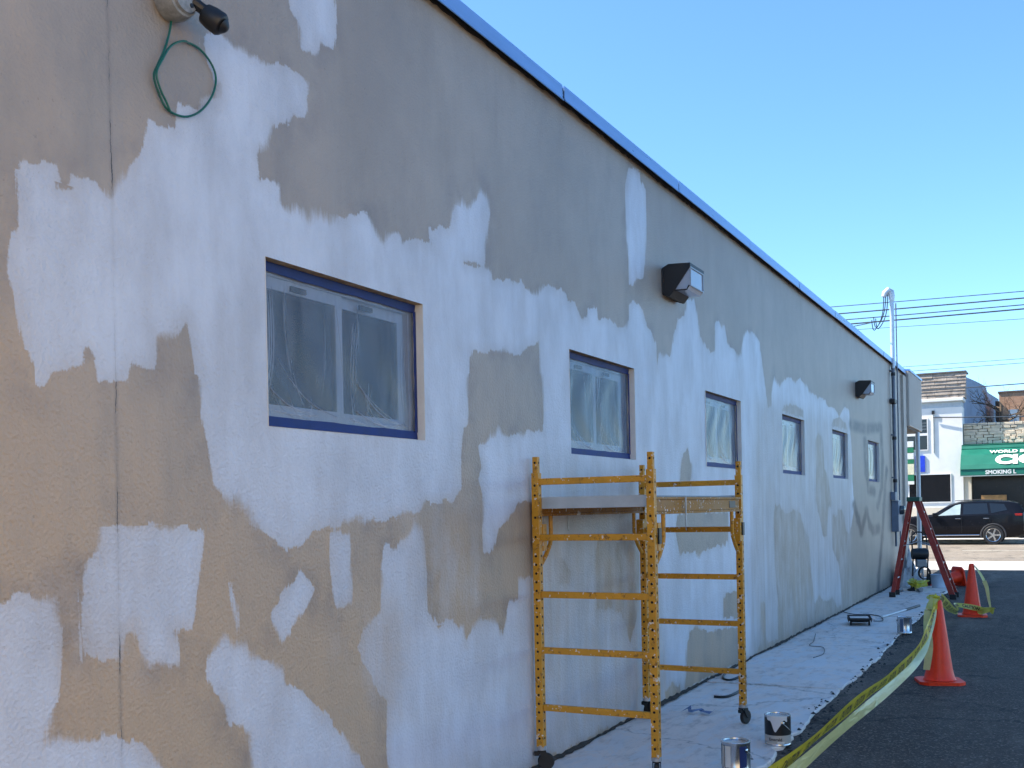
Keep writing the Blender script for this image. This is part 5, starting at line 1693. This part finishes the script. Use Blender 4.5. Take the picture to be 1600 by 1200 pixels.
aw = MB()
PA = [(FY + 0.28, 3.74), (FY - 0.02, 3.70), (FY - 0.10, 3.55), (FY - 0.45, 3.30), (FY - 0.80, 2.92), (FY - 0.90, 2.74), (FY - 0.92, 2.52), (FY - 0.90, 2.50), (FY + 0.28, 2.62)]
aw.prism(PA, 0, -0.60, 3.3)
ao = aw.build('awning', AWN, sh_)
for (yy_, z_) in ((FY - 0.02, 3.705), (FY - 0.105, 3.555), (FY - 0.905, 2.745)):
    MB().tube([(-0.6, yy_ - 0.01, z_), (3.3, yy_ - 0.01, z_)], 0.016, 6).build('awning_rib', AWN, ao)
box('awning_trim', pmat('awning_edge', (0.45, 0.5, 0.48), 0.5), ao, -0.6, 3.3, FY - 0.925, FY - 0.88, 2.47, 2.498)
LW = pmat('awning_lettering', (0.80, 0.80, 0.74), 0.5, var=0.04)
sl = math.atan2(3.30 - 2.92, 0.35)
Mt = Matrix.Translation((0.62, FY - 0.80 - 0.022, 2.93)) @ Matrix.Rotation(sl, 4, 'X')
lettering('lettering', 'CIG', 0.66, LW, ao, Matrix.Translation((0.0, 0, 0)) @ Mt @ Matrix.Diagonal((1.25, 0.95, 1, 1)), bold=0.035, extr=0.004)
Mt2 = Matrix.Translation((0.42, FY - 0.45 - 0.018, 3.35)) @ Matrix.Rotation(math.atan2(0.25, 0.35), 4, 'X')
lettering('lettering', 'WORLD SMOKE', 0.26, LW, ao, Mt2, bold=0.006, extr=0.004)
Mt3 = Matrix.Translation((0.28, FY - 0.924, 2.545)) @ Matrix.Rotation(R(90), 4, 'X')
lettering('lettering', 'SMOKING L', 0.20, LW, ao, Mt3, bold=0.008, extr=0.004)

# brick building behind
def brick_material():
    m, nt, b = nodes_of('brick_far')
    g = NG(nt)
    br = nt.nodes.new('ShaderNodeTexBrick')
    nt.links.new(g.coord((1, 1, 1)), br.inputs['Vector'])
    mp = nt.nodes.new('ShaderNodeMapping')
    mp.inputs['Rotation'].default_value = (R(90), 0, 0)
    nt.links.new(g.tc.outputs['Object'], mp.inputs['Vector'])
    nt.links.new(mp.outputs[0], br.inputs['Vector'])
    br.inputs['Color1'].default_value = (0.52, 0.28, 0.16, 1)
    br.inputs['Color2'].default_value = (0.42, 0.21, 0.12, 1)
    br.inputs['Mortar'].default_value = (0.30, 0.25, 0.20, 1)
    br.inputs['Scale'].default_value = 4.4
    br.inputs['Mortar Size'].default_value = 0.02
    nt.links.new(g.mix(g.rng(g.noise(g.coord(), 0.8, 4), 0.4, 0.7, 0, 0.4), br.outputs[0], (0.36, 0.22, 0.13)), b.inputs['Base Color'])
    b.inputs['Roughness'].default_value = 0.85
    return m


BRICK = brick_material()
bb = tag(empty('brick_building', (0, 0, 0)), 'brown brick building rising behind the awning shop', 'building')
box('wall', BRICK, bb, 0.07, 4.0, 60, 68, 0, 7.02)
box('coping', pmat('coping_dark', (0.10, 0.07, 0.055), 0.8), bb, 0.02, 4.05, 59.95, 68.05, 7.021, 7.10)
bw = box('window', pmat('far_glass', (0.22, 0.28, 0.36), 0.1, spec=0.8), bb, 0.50, 0.98, 59.97, 60.0, 5.05, 6.15)
box('sill', TAN, bw, 0.44, 1.04, 59.93, 59.969, 4.97, 5.049)
box('window', pmat('far_glass', (0.22, 0.28, 0.36), 0.1, spec=0.8), bb, 2.6, 3.1, 59.97, 60.0, 5.05, 6.15)
MB().box(-0.10, 0.066, 59.8, 60.5, 5.6, 6.6, bev=0.01).build('downpipe_head', pmat('rust_iron', (0.06, 0.035, 0.025), 0.8), bb)
MB().tube([(0.02, 59.9, 0), (0.02, 59.9, 5.6)], 0.08, 8).build('downpipe', pmat('rust_iron', (0.06, 0.035, 0.025), 0.8), bb)

# bare street tree between the shop and the brick building
tre = tag(empty('bare_tree', (0.62, 46.9, 1.0)), 'bare brown tree with fine twigs behind the green awning', 'tree')
BARK = pmat('bark', (0.13, 0.095, 0.065), 0.9, var=0.3, scale=20, bump=0.4, bscale=40)
rr = random.Random(12)
tk = MB().tube([(0, 2.9, 0.0), (0.02, 2.9, 1.6), (-0.03, 2.9, 3.2), (0.0, 2.9, 4.6)], [0.11, 0.09, 0.075, 0.05], 8)
tk.build('trunk', BARK, tre)
cw_ = MB()


def grow(p, d, ln, r_, depth):
    if depth == 0 or r_ < 0.004:
        return
    q_ = [p]
    dd_ = d.copy()
    for i in range(3):
        dd_ = (dd_ + Vector((rr.uniform(-.25, .25), rr.uniform(-.2, .2), rr.uniform(-.12, .22)))).normalized()
        q_.append(q_[-1] + dd_ * ln / 3)
    cw_.tube(q_, [r_, r_ * .85, r_ * .7, r_ * .5], 5)
    for k in range(rr.choice((2, 3))):
        nd = (dd_ + Vector((rr.uniform(-.9, .9), rr.uniform(-.6, .6), rr.uniform(-.3, .5)))).normalized()
        grow(q_[rr.choice((2, 3))], nd, ln * rr.uniform(0.6, 0.85), r_ * 0.6, depth - 1)


for k in range(9):
    a_ = rr.uniform(0, 6.28)
    grow(Vector((0, 2.9, 3.0 + 0.18 * k)), Vector((math.cos(a_), math.sin(a_) * 0.5, rr.uniform(-0.05, 0.45))).normalized(), 0.9, 0.035, 5)
cw_.build('crown', BARK, tre)

# ------------------------------------------------------------------ overhead wires along the street
UW = pmat('overhead_wire', (0.025, 0.04, 0.06), 0.5, var=0.2)


def wire(p0, p1, sag, r_, label, group='overhead wires along the street'):
    q_ = []
    a_, b_ = Vector(p0), Vector(p1)
    for i in range(41):
        t_ = i / 40
        p = a_.lerp(b_, t_)
        p.z -= sag * 4 * t_ * (1 - t_)
        q_.append(p)
    tag(MB().tube(q_, r_, 5).build('utility_wire', UW), label, 'wire', group)


def street_wire(y_, za, zb, r_, label):
    """straight span through two known heights at x = -2.33 and x = 2.07, run on to both sides"""
    s_ = (zb - za) / 4.4
    wire((-22, y_, za - s_ * 19.7 * 0.35 + 0.25), (24, y_, zb + s_ * 22 * 0.35 + 0.25), 0.27, r_, label)


street_wire(30.0, 6.98, 6.78, 0.011, 'topmost thin overhead wire behind the weatherhead')
street_wire(30.0, 6.76, 6.63, 0.018, 'second overhead wire from the top')
street_wire(30.2, 6.61, 6.50, 0.014, 'third overhead wire from the top')
street_wire(30.2, 6.47, 6.41, 0.020, 'thick fourth overhead wire from the top')
street_wire(30.4, 6.40, 6.12, 0.007, 'faint fifth overhead wire from the top')
street_wire(34.0, 5.48, 5.50, 0.008, 'faint wire just above the shingled parapet')
street_wire(34.0, 5.65, 5.60, 0.007, 'fainter wire a little above the parapet wire')
street_wire(34.0, 4.82, 4.94, 0.016, 'dark wire crossing the shingled parapet')
wire((-1.61, 44.92, 4.85), (14, 44.0, 4.55), 0.15, 0.022, 'thick cable running from the white facade over the green awning')
wire((-0.5, 44.6, 4.5), (14, 44.0, 4.4), 0.25, 0.012, 'sagging lower cable over the green awning')
wire((-0.28, 20.95, 4.93), (-7.0, 30.2, 6.75), 0.25, 0.010, 'service drop from the weatherhead to the street wires', 'service drop')
